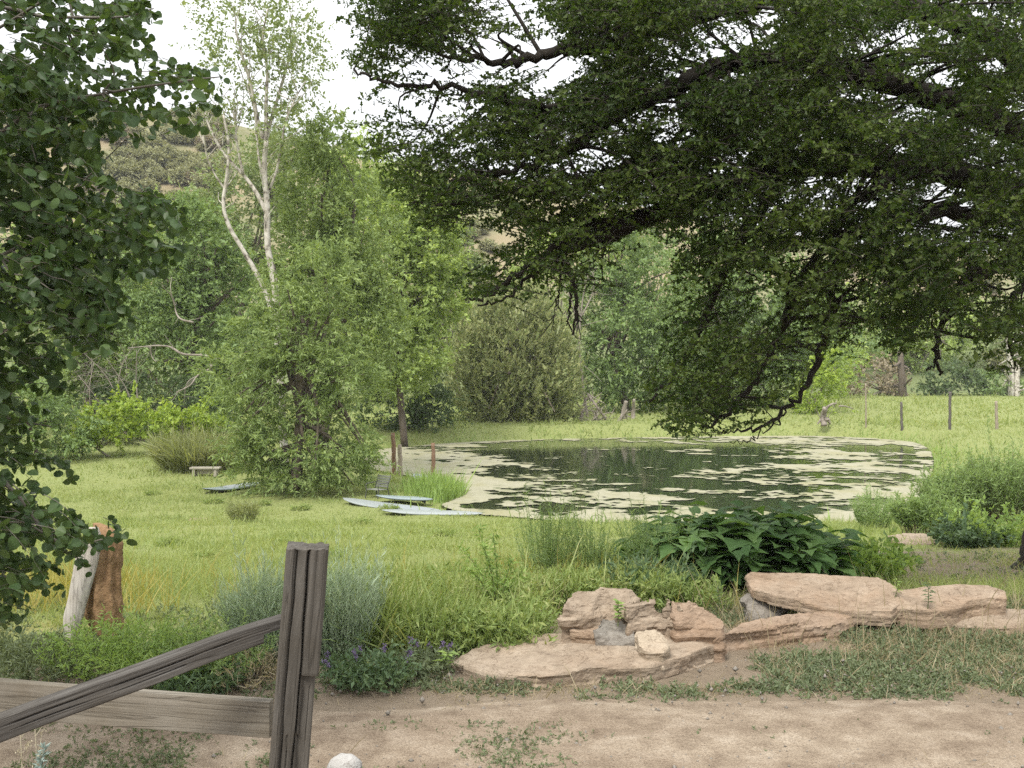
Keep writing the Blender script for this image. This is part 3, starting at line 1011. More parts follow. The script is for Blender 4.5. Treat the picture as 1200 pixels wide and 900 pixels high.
dead_branches('uprooted_stump', 'grey uprooted stump on the right bank of the pond', 'stump', 57,
              [([(966, 499), (965, 488), (967, 478)], .20, .14), ([(966, 480), (974, 474), (980, 473)], .09, .04), ([(968, 490), (973, 497)], .1, .05), ([(963, 490), (958, 497)], .08, .04)], (966, 500), 3, tl=.25)
dead_branches('fallen_branch', 'thin bleached branch lying on the pasture near the uprooted stump', 'branch', 60, [([(983, 476), (990, 476), (1000, 479)], .06, .03)], (990, 478), 1, tl=.2)


# ------------------------------------------------------------------ brush on the hill
def hill_brush():
    protos = []
    for k in range(3):
        mb = MB()
        n = 230
        B = rdir(n) * np.array([1.3, 1.3, .9]) * rng.uniform(.4, 1, (n, 1)) + np.array([0, 0, .8])
        B[:, 2] = np.abs(B[:, 2])
        sprays(mb, B, B * np.array([1, 1, .5]) + rdir(n) * .6 + np.array([0, 0, .5]), .7, .1, 7, .36, .2)
        protos.append(mb.build('hill_shrub', M['olive' if k < 2 else 'brownbrush']))
    used = set()
    pts = []
    for x0, x1, y0, y1, n in ((90, 262, 135, 262, 140), (488, 590, 235, 420, 44), (985, 1210, 300, 440, 34), (-20, 90, 120, 220, 22), (590, 800, 180, 300, 20), (372, 420, 130, 200, 6)):
        pts += [(rng.uniform(x0, x1), rng.uniform(y0, y1)) for _ in range(n)]
    yy = np.linspace(95, RIDGE_Y + 3, 500)
    for px, py in pts:
        d = ray(px, py)
        X = d[0] / d[1] * yy
        Z = EYE + d[2] / d[1] * yy
        hz = hill_z(X, yy)
        hit = np.argmax(Z < hz)
        if not (Z < hz).any():
            continue
        k = int(rng.choice(3, p=[.5, .42, .08]))
        loc = (X[hit], yy[hit], hz[hit] - .15)
        lab = ['round olive shrub on the dry hillside', 'round olive shrub on the dry hillside', 'brownish dry shrub on the dry hillside'][k]
        sc_ = rng.uniform(.65, 1.35)
        if k in used:
            o = dup(protos[k], loc, rng.uniform(0, 6), sc_)
        else:
            o = protos[k]
            used.add(k)
            o.location = loc
            o.scale = (sc_,) * 3
        tag(o, lab, 'shrub', 'olive shrubs dotting the dry hillside' if k < 2 else 'brown shrubs dotting the dry hillside')


hill_brush()
# ------------------------------------------------------------------ the big dark tree overhead at the right
OAK_PX = [(385, -60), (392, 30), (402, 60), (415, 90), (412, 130), (405, 155), (418, 185), (432, 205), (450, 225), (470, 232), (478, 262), (500, 268), (520, 250), (550, 245), (560, 262), (600, 262),
          (596, 288), (560, 300), (530, 318), (520, 336), (560, 352), (600, 342), (640, 340), (668, 335), (690, 300), (740, 270), (770, 268), (790, 300), (780, 345), (770, 380), (762, 420),
          (748, 445), (744, 478), (765, 500), (800, 512), (845, 508), (870, 492), (905, 478), (935, 462), (960, 440), (985, 415), (1000, 372), (1020, 398), (1045, 412), (1065, 402),
          (1085, 380), (1110, 372), (1125, 402), (1130, 432), (1160, 440), (1185, 425), (1205, 440), (1260, 420), (1290, -60)]
OAK_HOLES = [[(480, 58), (560, 55), (600, 60), (700, 58), (690, 74), (668, 86), (640, 90), (640, 112), (600, 118), (575, 100), (540, 92), (505, 96), (476, 84)],
             [(498, 118), (540, 112), (566, 128), (560, 144), (510, 146), (494, 134)],
             [(650, 176), (690, 180), (684, 200), (655, 198)], [(440, 60), (470, 70), (462, 90), (440, 84)],
             [(1085, 25), (1130, 18), (1125, 40), (1090, 45)], [(990, 210), (1030, 208), (1020, 235), (990, 232)], [(1088, 240), (1140, 235), (1135, 265), (1095, 268)]]
LIMBS = [
    ([(1330, 260, 11.8), (1200, 225, 11.2), (1060, 195, 10.6), (930, 195, 10.1), (830, 225, 9.7), (760, 255, 9.4), (705, 276, 9.2), (660, 291, 9.0)], .17, .065),
    ([(1330, 240, 11.8), (1180, 150, 11), (1020, 90, 10.3), (900, 70, 9.8), (830, 85, 9.5), (765, 112, 9.2), (715, 142, 9.0), (660, 178, 8.8), (600, 200, 8.7), (530, 212, 8.6)], .16, .02),
    ([(1330, 200, 11.8), (1150, 40, 10.6), (960, -10, 9.8), (820, 20, 9.3), (720, 48, 9.0), (640, 64, 8.8), (590, 73, 8.7), (545, 69, 8.6), (512, 63, 8.6)], .13, .012),
    ([(1330, 280, 11.8), (1200, 260, 11), (1080, 250, 10.4), (1000, 275, 10), (978, 320, 9.8), (972, 370, 9.7), (955, 430, 9.6), (920, 480, 9.5), (880, 503, 9.4), (845, 508, 9.4)], .11, .006),
    ([(930, 195, 10.1), (880, 260, 9.8), (845, 330, 9.7), (815, 400, 9.6), (785, 450, 9.5), (752, 478, 9.5)], .07, .012),
    ([(760, 255, 9.4), (690, 268, 9.2), (650, 292, 9.0), (610, 318, 8.8), (575, 345, 8.7), (545, 352, 8.6)], .05, .012),
    ([(705, 276, 9.2), (660, 300, 9), (620, 325, 8.9), (590, 350, 8.8), (560, 358, 8.8)], .025, .008),
    ([(1330, 300, 11.8), (1230, 300, 11.2), (1160, 315, 10.8), (1125, 335, 10.6), (1105, 370, 10.5), (1099, 410, 10.5), (1101, 440, 10.5)], .10, .014),
    ([(1230, 300, 11.2), (1195, 340, 11), (1180, 390, 10.8), (1190, 430, 10.8)], .06, .012),
    ([(1099, 410, 10.5), (1094, 428, 10.5), (1085, 434, 10.4)], .016, .006),
    ([(830, 225, 9.7), (760, 190, 9.3), (690, 215, 9.1), (610, 225, 8.9), (540, 235, 8.8), (480, 240, 8.7)], .06, .012),
    ([(765, 112, 9.2), (690, 118, 9), (620, 125, 8.8), (520, 100, 8.6), (450, 95, 8.5), (415, 80, 8.5)], .05, .010),
    ([(920, 480, 9.5), (905, 500, 9.5), (880, 515, 9.4), (855, 518, 9.4)], .010, .004),
    ([(1060, 195, 10.6), (1000, 240, 10), (940, 330, 9.6), (900, 420, 9.5), (860, 480, 9.4), (820, 500, 9.4)], .07, .012),
]
DROOP = [([(663, 288, 9.0), (661, 305, 9.0), (666, 320, 8.98), (673, 335, 8.96), (676, 352, 8.95), (674, 372, 8.94), (671, 392, 8.93)], .034, .010),
         ([(671, 330, 8.97), (669, 350, 8.95), (667, 370, 8.94), (664, 382, 8.93)], .016, .005), ([(658, 312, 9), (656, 340, 9), (654, 362, 9)], .012, .004),
         ([(674, 345, 8.95), (677, 370, 8.94), (675, 385, 8.93)], .014, .005), ([(655, 345, 9), (650, 365, 9), (646, 378, 9)], .007, .003)]


def big_tree():
    base = np.array([6.60, 12.0, 0.])
    base[2] = H(base[0], base[1])[0] - .05
    root = empty('overhanging_tree', base, 'big dark leafy tree reaching over the pond from the right edge', 'tree')
    mb = MB()
    P0 = [base, base + np.array([.03, 0, .5]), base + np.array([.25, 0, 1.6]), base + np.array([.75, -.1, 3.0]), at(1330, 250, 11.8)]
    P = spline(P0, 8)
    r = np.interp(np.linspace(0, 1, len(P)), [0, .12, .4, 1], [.44, .33, .29, .27])
    tube(mb, P, r, 16, wob=.05)
    up = spline([at(1330, 250, 11.8), at(1335, 100, 11.9), at(1320, -120, 12.0)], 6)
    tube(mb, up, np.linspace(.26, .10, len(up)), 12, wob=.05)
    pts, rad = [], []
    for pth, r0, r1 in LIMBS:
        Q = spline([at(*p) for p in pth], 8)
        Q[1:-1] += rng.normal(0, .018, Q[1:-1].shape)
        rr = np.linspace(r0 ** .7, r1 ** .7, len(Q)) ** (1 / .7)
        tube(mb, Q, rr, 8, wob=.07)
        pts.append(Q)
        rad.append(rr)
    for pth, r0, r1 in DROOP:
        Q = spline([at(*p) for p in pth], 6)
        Q[1:-1] += rng.normal(0, .008, Q[1:-1].shape)
        tube(mb, Q, np.linspace(r0, r1, len(Q)), 6, wob=.12)
        for q in range(5):
            s = Q[rng.integers(2, len(Q))]
            e = s + np.array([rng.normal(0, .08), rng.normal(0, .08), -rng.uniform(.05, .2)])
            tube(mb, [s, (s + e) / 2 + rng.normal(0, .02, 3), e], [.006, .004, .002], 4, cap=False)
    pts = np.concatenate(pts)
    rad = np.concatenate(rad)
    # shoot tips through the crown's volume
    n = 27000
    px, py = rng.uniform(380, 1290, n), rng.uniform(-60, 520, n)
    ok = inpoly(px, py, OAK_PX)
    for h in OAK_HOLES:
        ok &= ~inpoly(px, py, h)
    q = np.stack([px / 55, py / 38, 0 * px], 1)
    gap = fbm(q, 3, 61)
    edge = np.clip(polydist(px, py, OAK_PX) / 60, 0, 1)
    dens = np.interp(gap, [.40, .54], [.10, 1.0]) * (.55 + .45 * edge) * np.interp(px, [400, 640, 760], [.55, .75, 1.0]) * np.where((px > 720) & (px < 1010), np.interp(py, [270, 340], [1, .42]), 1.0)
    for pth in (LIMBS[0][0], LIMBS[1][0]):
        ok &= (polydist(px, py, pth + pth[::-1][1:-1]) > 13) | (rng.uniform(0, 1, n) < .4)
    ok &= rng.uniform(0, 1, n) < dens * np.where((px > 660) & (py < 320), 1.2, 1.0)
    px, py = px[ok], py[ok]
    n = len(px)
    dc = np.interp(px, [390, 700, 1000, 1290], [8.7, 9.3, 10.0, 11.0])
    dv = np.interp(px, [390, 700, 1000, 1290], [.7, 1.3, 2.4, 3.0])
    dd = dc + rng.uniform(-1, 1, n) * dv
    T = np.stack([at(a, b, c) for a, b, c in zip(px, py, dd)])
    # every shoot grows out of the nearest bough's direction
    tr = np.array([7.6, 11.6, 4.2])
    out = nrm(T - tr) * np.array([1, 1, .6])
    D = nrm(out + rdir(n) * .6)
    L = rng.uniform(.32, .62, n)
    B = T - D * L[:, None] + np.array([0, 0, .10]) * L[:, None]
    cm = MB()
    sprays(cm, B, D, L, .15, 22, .045, .033, OAK, .9, .12, upn=.7, jit=.28)
    # fine twigs carry the leaves; branchlets tie clusters of shoots to the boughs
    ribbons(mb, B, D, L, .15, .0042, 0)
    sel = rng.choice(n, min(n, 420), replace=False)
    for i in sel:
        j = np.argmin(((pts - B[i]) ** 2).sum(1) + rng.uniform(0, .6, len(pts)))
        s, e = pts[j], B[i] + D[i] * .1
        if np.linalg.norm(e - s) > 2.6:
            continue
        m = (s + e) / 2 + rng.normal(0, .07, 3) + np.array([0, 0, .05])
        Q = spline([s, m, e], 4)
        tube(mb, Q, np.linspace(min(rad[j] * .6, .022), .004, len(Q)), 5, cap=False)
    cm.build('crown', M['oak'], root, base)
    mb.build('trunk', M['darkbark'], root, base, True)
    print('oak shoots', n)


big_tree()

# ------------------------------------------------------------------ the aspen close by at the left
ASPEN_PX = [(-260, -160), (125, -60), (190, -20), (192, 30), (185, 60), (222, 58), (262, 62), (270, 110), (225, 132), (190, 150), (140, 150), (128, 185), (150, 205), (205, 215), (240, 236), (222, 280),
            (180, 296), (160, 320), (165, 355), (150, 385), (110, 398), (92, 408), (92, 440), (60, 455), (80, 500), (95, 535), (70, 560), (88, 592), (150, 612), (155, 628), (100, 648), (80, 668), (40, 690), (22, 712), (-30, 720), (-260, 700)]
ASPEN_HOLES = [[(-40, 35), (14, 34), (18, 62), (-40, 70)], [(70, 95), (96, 95), (92, 112), (72, 112)], [(10, 160), (20, 160), (18, 175), (8, 175)], [(85, 540), (60, 548), (66, 580), (96, 584)],
               [(50, 470), (76, 478), (88, 520), (60, 520)]]


M['greybark'] = surf_mat('dull_aspen_bark', [(.06, .055, .045), (.12, .11, .09), (.2, .185, .155)], 8, rough=.9, bump=.3)


def aspen():
    base = np.array([-3.75, 4.6, 0.])
    root = empty('aspen_tree', base, 'close aspen with round dark green leaves filling the left edge', 'tree')
    mb = MB()
    P = spline([base, base + np.array([.05, .05, 1.3]), base + np.array([-.05, .1, 2.8]), base + np.array([.05, .1, 5.2])], 8)
    tube(mb, P, np.linspace(.11, .04, len(P)), 12, wob=.04)
    pts = []
    for pth in ([(-205, 420), (-90, 350), (0, 300), (90, 262), (170, 250)], [(-205, 300), (-60, 200), (40, 130), (120, 110), (215, 95), (258, 90)], [(-205, 520), (-80, 520), (10, 570), (50, 620), (80, 640), (120, 632)],
                [(-205, 250), (-80, 90), (20, 20), (90, -20)], [(-205, 470), (-90, 440), (0, 390), (70, 370), (120, 365)], [(-205, 200), (-60, 20), (60, 20), (140, 20), (180, 10)],
                [(-205, 560), (-120, 600), (-30, 640), (10, 680)], [(-60, 245), (0, 248), (40, 247), (75, 235)], [(-205, 460), (-60, 470), (10, 490), (60, 500)]):
        d0 = 4.6
        Q = spline([at(x, y, d0 + .25 * i * rng.uniform(-.6, 1) / 2) for i, (x, y) in enumerate(pth)], 7)
        tube(mb, Q, np.linspace(.013, .003, len(Q)), 6, wob=.06)
        pts.append(Q)
    pts = np.concatenate(pts)
    n = 6400
    px, py = rng.uniform(-260, 275, n), rng.uniform(-140, 715, n)
    ok = inpoly(px, py, ASPEN_PX)
    for h in ASPEN_HOLES:
        ok &= ~inpoly(px, py, h)
    gap = fbm(np.stack([px / 42, py / 42, 0 * px], 1), 3, 83)
    edge = np.clip(polydist(px, py, ASPEN_PX) / 45, 0, 1)
    sky_side = np.interp(py, [60, 160], [.62, 1])
    ok &= rng.uniform(0, 1, n) < np.interp(gap, [.34, .50], [.35, 1]) * (.45 + .55 * edge) * .85 * sky_side
    px, py = px[ok], py[ok]
    n = len(px)
    T = np.stack([at(a, b, c) for a, b, c in zip(px, py, rng.uniform(4.0, 5.7, n))])
    ax = np.array([-3.75, 4.7, 0.])
    out = T - ax
    out[:, 2] = .1
    D = nrm(nrm(out) + rdir(n) * .55)
    L = rng.uniform(.14, .30, n)
    B = T - D * L[:, None]
    cm = MB()
    sprays(cm, B, D, L, .35, 9, .043, .042, ROUND, 1.2, .2, upn=.15, jit=.20, hang=.55)
    ribbons(mb, B, D, L, .35, .0022, 0)
    for i in rng.choice(n, min(n, 170), replace=False):
        j = np.argmin(((pts - B[i]) ** 2).sum(1) + rng.uniform(0, .1, len(pts)))
        if np.linalg.norm(B[i] - pts[j]) > .9:
            continue
        m = (pts[j] + B[i]) / 2 + rng.normal(0, .03, 3)
        Q = spline([pts[j], m, B[i]], 4)
        tube(mb, Q, np.linspace(.006, .0022, len(Q)), 5, cap=False)
    cm.build('crown', M['aspen'], root, base)
    mb.build('trunk', M['greybark'], root, base, True)
    print('aspen shoots', n)


aspen()
# ------------------------------------------------------------------ weathered wood
def wood_mat(name, cols, axis=2, crack=True, warm=None):
    """grey timber: fibres run along the local axis, dark checks follow them"""
    m, nt, out = new_mat(name)
    st = [17, 17, 17]
    st[axis] = .7
    v = coords(nt, tuple(st))
    n = noise(nt, v, 1.4, 9, .72, 1.1)
    c = ramp(nt, n, cols, [.2, .48, .78])
    big = noise(nt, coords(nt), 3.0, 4, .6)
    c = mixc(nt, ramp(nt, big, [(0, 0, 0), (1, 1, 1)], [.35, .7]), c, mixc(nt, 1, c, (.72, .68, .62), 'MULTIPLY'))
    st2 = [16, 16, 16]
    st2[axis] = .45
    n2 = noise(nt, coords(nt, tuple(st2)), 1.3, 3, .5, .6)
    lines = ramp(nt, n2, [(1, 1, 1), (.15, .13, .11), (1, 1, 1)], [.475, .5, .525])
    c = mixc(nt, .5, c, lines, 'MULTIPLY')
    p = N_(nt, 'ShaderNodeBsdfPrincipled', i_Roughness=.85)
    p.inputs['Specular IOR Level'].default_value = .2
    lk(nt, c, p.inputs['Base Color'])
    b = nt.nodes.new('ShaderNodeBump'); b.inputs['Strength'].default_value = .8; b.inputs['Distance'].default_value = .006
    h = mixc(nt, .6, n, lines, 'MULTIPLY')
    lk(nt, h, b.inputs['Height'])
    lk(nt, b.outputs[0], p.inputs['Normal'])
    lk(nt, p.outputs[0], out.inputs[0])
    return m


def beam(name, mat, p0, p1, w, h, parent, origin, roll=0.0, seed=0, amp=.006, taper=(1, 1), cuts=None, nseg=70, grooves=()):
    """timber from p0 to p1 (world) as a mesh along its local Z, worn arrises, long checks"""
    p0, p1 = np.asarray(p0, float), np.asarray(p1, float)
    ax = Vector(p1 - p0)
    Lh = ax.length
    q = ax.to_track_quat('Z', 'Y')
    # cross-section: rounded rectangle, dense
    k = 36
    sec, nx = [], []
    c = min(w, h) * .055
    for (ax0, ay0, ax1, ay1) in ((-w / 2 + c, -h / 2, w / 2 - c, -h / 2), (w / 2, -h / 2 + c, w / 2, h / 2 - c), (w / 2 - c, h / 2, -w / 2 + c, h / 2), (-w / 2, h / 2 - c, -w / 2, -h / 2 + c)):
        for i in range(k):
            t = i / (k - 1)
            sec.append((ax0 + (ax1 - ax0) * t, ay0 + (ay1 - ay0) * t))
    sec = np.array(sec)
    z = np.linspace(0, Lh, nseg)
    V = []
    for i, zz in enumerate(z):
        s = sec * np.interp(zz / Lh, [0, 1], taper)
        pos = np.c_[s, np.full(len(s), zz)]
        d = (fbm(np.c_[s * 22, np.full(len(s), zz * 2.2)], 3, seed) - .5) * 2 * amp + (fbm(np.c_[s * 90, np.full(len(s), zz * 3)], 2, seed + 5) - .5) * amp
        inward = -s / np.maximum(np.linalg.norm(s, axis=1, keepdims=True), 1e-6)
        g = np.zeros(len(s))
        for gx, gy, gw, gd, z0, z1 in grooves:
            gx_ = gx + .003 * math.sin(zz * 7 + gx * 50) + .0015 * math.sin(zz * 23 + gx * 90)
            m = np.exp(-((s[:, 0] - gx_) ** 2 + (s[:, 1] - gy) ** 2) / gw ** 2)
            g += m * gd * (z0 <= zz <= z1)
        pos[:, :2] += inward * (d + g)[:, None]
        if cuts:
            pos = cuts(pos, zz, Lh)
        V.append(pos)
    V = np.concatenate(V)
    n = len(sec)
    a = np.arange(n)
    b = (a + 1) % n
    fs = np.concatenate([np.stack([a + i * n, b + i * n, b + (i + 1) * n, a + (i + 1) * n], 1) for i in range(nseg - 1)])
    mb = MB()
    # ragged end grain
    V[-n:, 2] += (fbm(np.c_[sec * 60, np.zeros(n)], 2, seed + 3) - .5) * .018
    mb.add(V, [fs, a[::-1][None], (a + (nseg - 1) * n)[None]])
    o = mb.build(name, mat, parent)
    o.rotation_mode = 'QUATERNION'
    o.rotation_quaternion = q @ __import__('mathutils').Quaternion((0, 0, 1), roll)
    o.location = Vector(p0) - Vector(origin)
    return o


W_post = wood_mat('weathered_post_wood', [(.036, .033, .029), (.085, .079, .070), (.15, .141, .127)])
W_rail = wood_mat('weathered_grey_rail_wood', [(.035, .032, .030), (.075, .070, .064), (.165, .157, .145)])
W_board = wood_mat('pale_grey_board_wood', [(.14, .125, .103), (.20, .182, .15), (.26, .238, .203)])


def near_fence():
    d = 4.0
    top = at(361, 640, d)
    low = at(340, 905, d)
    k = (top - low) / (top[2] - low[2])
    base = top - k * (top[2] + .12)
    root = empty('rail_fence', (base[0], base[1], 0), 'weathered grey timber fence with a leaning post and a fallen slanting rail', 'fence')
    Lp = np.linalg.norm(top - base)

    def notch(pos, zz, L):
        zn = L - .51
        if zz < zn:
            t = sstep(zn, zn - .012, zz)
            m = (pos[:, 0] > .018) & (pos[:, 1] < .0)
            pos[m, 1] += .028 * t
            m2 = pos[:, 0] > .07
            pos[m2, 0] -= .012 * t
        return pos
    beam('post', W_post, base, top, .166, .15, root, root.location, roll=0, seed=3, amp=.0035, cuts=notch, nseg=150,
         grooves=((-.046, -.075, .0042, .03, 0, Lp), (.012, -.075, .0048, .034, .62, Lp), (-.018, -.075, .003, .008, .4, .8), (-.083, -.02, .004, .014, 0, Lp), (.052, -.075, .002, .007, .5, 1.0), (.083, .01, .004, .016, .3, Lp), (-.066, -.075, .002, .005, .5, Lp)))
    a, b = at(333, 733, 4.06), at(-150, 905, 3.62)

    def tongue(pos, zz, L):
        t = zz / L
        if zz < .085:                                   # broken tongue at the post end
            m = pos[:, 1] < .0
            pos[m, 1] = np.maximum(pos[m, 1], -.002 + .006 * np.sin(pos[m, 0] * 80))
        pos[:, 1] += .006 * math.sin(t * 5.2 + .5) + .003 * math.sin(t * 13)
        return pos
    r = beam('rail', W_rail, a, b, .085, .088, root, root.location, roll=0, seed=21, amp=.0045, cuts=tongue, nseg=130, taper=(.92, 1.12),
             grooves=((-.0425, .010, .003, .014, .1, 1.5), (.0425, .012, .003, .014, .05, 1.3), (.0425, -.012, .0025, .010, .4, 1.7), (.0, .044, .004, .012, .1, 1.2), (-.015, .044, .003, .012, .3, 1.6)))
    r['label'] = 'dark slanting rail with a broken end'
    a, b = at(318, 842, 4.17), at(-170, 805, 4.5)
    bb = beam('board', W_board, a, b, .045, .160, root, root.location, roll=0, seed=33, amp=.004, nseg=110, taper=(1, 1.06),
              grooves=((-.0225, .02, .005, .008, .4, 2), (-.0225, -.045, .004, .006, 0, 1.4)))
    bb['label'] = 'pale lower board'
    return root, r, bb


froot, frail, fboard = near_fence()
# the beams' width axis must be level and their height axis upright: set the roll from the world up vector
for o, wx in ((frail, None), (fboard, None)):
    q = o.rotation_quaternion.copy()
    zc = q @ Vector((0, 0, 1))
    yc = (Vector((0, 0, 1)) - zc * zc.z).normalized()
    xc = yc.cross(zc)
    o.rotation_quaternion = Matrix((xc, yc, zc)).transposed().to_quaternion()
for o in froot.children:
    if o.name.startswith('post'):
        q = o.rotation_quaternion.copy()
        zc = q @ Vector((0, 0, 1))
        yc = Vector((-.16, 1, 0))
        yc = (yc - zc * yc.dot(zc)).normalized()
        o.rotation_quaternion = Matrix((yc.cross(zc), yc, zc)).transposed().to_quaternion()


# ------------------------------------------------------------------ rocks
def rock_mat(name, cols, warm=(.32, .205, .125), wf=.5):
    m, nt, out = new_mat(name)
    v = coords(nt, (1, 1, 2.6))
    n = noise(nt, v, 4.5, 9, .68, .3)
    c = ramp(nt, n, cols, [.3, .5, .7])
    w_ = ramp(nt, noise(nt, coords(nt), 2.0, 4, .6), [(0, 0, 0), (1, 1, 1)], [.52 - wf * .2, .78 - wf * .2])
    c = mixc(nt, math_(nt, 'MULTIPLY', w_, wf), c, warm)
    sp = ramp(nt, noise(nt, coords(nt), 34, 4, .7), [(.55, .52, .5), (1, 1, 1)], [.36, .5])
    c = mixc(nt, .3, c, sp, 'MULTIPLY')
    lich = ramp(nt, noise(nt, coords(nt), 1.3, 6, .7), [(0, 0, 0), (1, 1, 1)], [.50, .68])
    c = mixc(nt, math_(nt, 'MULTIPLY', lich, .5), c, mixc(nt, 1, c, (.62, .60, .58), 'MULTIPLY'))
    cr = ramp(nt, noise(nt, coords(nt, (1, 1, 6)), 3.2, 5, .6, 1.2), [(1, 1, 1), (.35, .30, .27), (1, 1, 1)], [.485, .5, .515])
    c = mixc(nt, .7, c, cr, 'MULTIPLY')
    p = N_(nt, 'ShaderNodeBsdfPrincipled', i_Roughness=.92)
    p.inputs['Specular IOR Level'].default_value = .15
    lk(nt, c, p.inputs['Base Color'])
    b = nt.nodes.new('ShaderNodeBump'); b.inputs['Strength'].default_value = .7; b.inputs['Distance'].default_value = .02
    lk(nt, noise(nt, v, 16, 9, .7), b.inputs['Height'])
    lk(nt, b.outputs[0], p.inputs['Normal'])
    lk(nt, p.outputs[0], out.inputs[0])
    return m


R_pink = rock_mat('pinkish_sandstone', [(.195, .152, .112), (.285, .23, .172), (.355, .297, .23)], wf=.25)
R_tan = rock_mat('tan_sandstone', [(.20, .152, .11), (.30, .234, .172), (.37, .302, .232)], wf=.4)
R_orange = rock_mat('orange_sandstone', [(.19, .138, .098), (.275, .205, .148), (.34, .268, .205)], wf=.45)
R_grey = rock_mat('grey_stone', [(.15, .138, .12), (.215, .198, .172), (.28, .26, .23)], wf=.1)
R_cream = rock_mat('cream_stone', [(.27, .22, .16), (.36, .30, .225), (.44, .38, .30)], wf=.2)
R_white = rock_mat('white_stone', [(.30, .29, .27), (.38, .37, .35), (.44, .43, .41)], wf=.0)


def rock(name, label, poly, thick, mat, seed=0, amp=.03, vox=.024, inset=.10, strata=.012, group=None, smooth=False):
    """slab or block: outline of the upper face as world points, drawn down by thick, remeshed and weathered"""
    top = np.array(poly, float)
    c = top.mean(0)
    bm = bmesh.new()
    thick = np.broadcast_to(np.asarray(thick, float), (len(top),))
    vt = [bm.verts.new(p) for p in top]
    vb = []
    for p, t in zip(top, thick):
        q = c + (p - c) * (1 - inset)
        vb.append(bm.verts.new((q[0], q[1], p[2] - t)))
    n = len(top)
    bm.faces.new(vt)
    bm.faces.new(vb[::-1])
    for i in range(n):
        j = (i + 1) % n
        bm.faces.new((vt[j], vt[i], vb[i], vb[j]))
    bmesh.ops.recalc_face_normals(bm, faces=bm.faces)
    bmesh.ops.triangulate(bm, faces=bm.faces)
    me = bpy.data.meshes.new('tmp')
    bm.to_mesh(me)
    bm.free()
    o = bpy.data.objects.new('tmp', me)
    COL.objects.link(o)
    md = o.modifiers.new('r', 'REMESH')
    md.mode = 'VOXEL'
    md.voxel_size = vox
    dg = bpy.context.evaluated_depsgraph_get()
    me2 = bpy.data.meshes.new_from_object(o.evaluated_get(dg))
    bpy.data.objects.remove(o)
    k = len(me2.vertices)
    V = np.empty(k * 3, np.float32); me2.vertices.foreach_get('co', V); V = V.reshape(-1, 3).astype(float)
    Nn = np.empty(k * 3, np.float32); me2.vertices.foreach_get('normal', Nn); Nn = Nn.reshape(-1, 3).astype(float)
    f = fbm(V * 3.2, 4, seed) - .5
    f2 = fbm(V * 11, 4, seed + 9, .6) - .5
    side = 1 - np.abs(Nn[:, 2])
    lay = (fbm(np.c_[V[:, :2] * 1.2, V[:, 2] * 22], 3, seed + 4) - .5)
    ridge = np.abs(fbm(V * np.array([5, 5, 8]), 3, seed + 14) - .5)
    q = V * np.array([3.5, 3.5, 13]) + 1.2 * np.stack([f, f2, f * 2], 1)
    iq = np.floor(q).astype(np.int64)
    blk = _hash(iq[:, 0], iq[:, 1], iq[:, 2], seed) - .5
    f = f + side * blk * .9 + (1 - side) * (np.floor(fbm(V * np.array([2.6, 2.6, .2]), 3, seed + 21) * 9) / 9 - .5) * .5
    V = V + Nn * (f * amp * 2 + f2 * amp * .8 + lay * strata * (1 + 2.5 * side) - np.maximum(.06 - ridge, 0) * amp * 5)[:, None]
    me2.vertices.foreach_set('co', (V - c).astype(np.float32).ravel())
    me2.polygons.foreach_set('use_smooth', np.full(len(me2.polygons), smooth))
    me2.update()
    me2.name = name
    me2.materials.clear()
    me2.materials.append(mat)
    ob = bpy.data.objects.new(name, me2)
    COL.objects.link(ob)
    ob.location = c
    return tag(ob, label, 'rock', group)


def pts(*q):
    return [onz(x, y, z) for x, y, z in q]


rock('sandstone_slab', 'broad low pinkish slab lying at the edge of the dirt road', pts((528, 776, .06), (560, 756, .10), (620, 743, .15), (690, 738, .17), (770, 740, .17), (838, 742, .16), (846, 752, .13), (800, 768, .13), (762, 779, .12), (690, 783, .11), (632, 792, .09), (575, 790, .07)),
     .22, R_pink, 1, .014, .018, .03, .009)
rock('boulder', 'pale rounded boulder at the left end of the rock group', pts((658, 712, .40), (672, 694, .46), (705, 687, .50), (740, 690, .48), (752, 700, .42), (738, 716, .36), (735, 728, .28), (708, 735, .24), (690, 722, .33)),
     .45, R_pink, 2, .026, .016, -.12)
rock('boulder', 'low tan block in front of the pale rounded boulder', pts((666, 722, .28), (690, 716, .30), (728, 722, .29), (732, 736, .24), (700, 744, .22), (668, 738, .24)), .26, R_tan, 3, .016, .014, -.05)
rock('grey_rock', 'flat grey stone face between the boulder and the cream stone', pts((694, 736, .27), (706, 722, .32), (728, 724, .32), (744, 738, .25), (746, 752, .18), (720, 756, .15), (696, 752, .17)), .2, R_grey, 4, .02, .02, .0)
rock('boulder', 'pink wedge shaped boulder with steep left face', pts((734, 704, .45), (762, 697, .47), (788, 698, .47), (802, 712, .38), (806, 728, .29), (790, 742, .20), (766, 746, .18), (748, 738, .24), (736, 722, .35)), .5, R_pink, 5, .024, .016, -.1)
rock('orange_rock', 'smooth orange wedge of rock leaning right of the pink boulder', pts((784, 704, .42), (814, 703, .42), (832, 714, .36), (850, 728, .29), (846, 738, .24), (812, 738, .23), (792, 732, .28)), .4, R_orange, 6, .014, .016, -.05)
rock('cream_stone', 'small blocky cream stone lying on the pinkish slab', pts((746, 740, .27), (768, 737, .28), (782, 750, .24), (786, 757, .21), (778, 766, .18), (756, 764, .19), (748, 754, .23)), .12, R_cream, 8, .014, .013, -.02, .004)
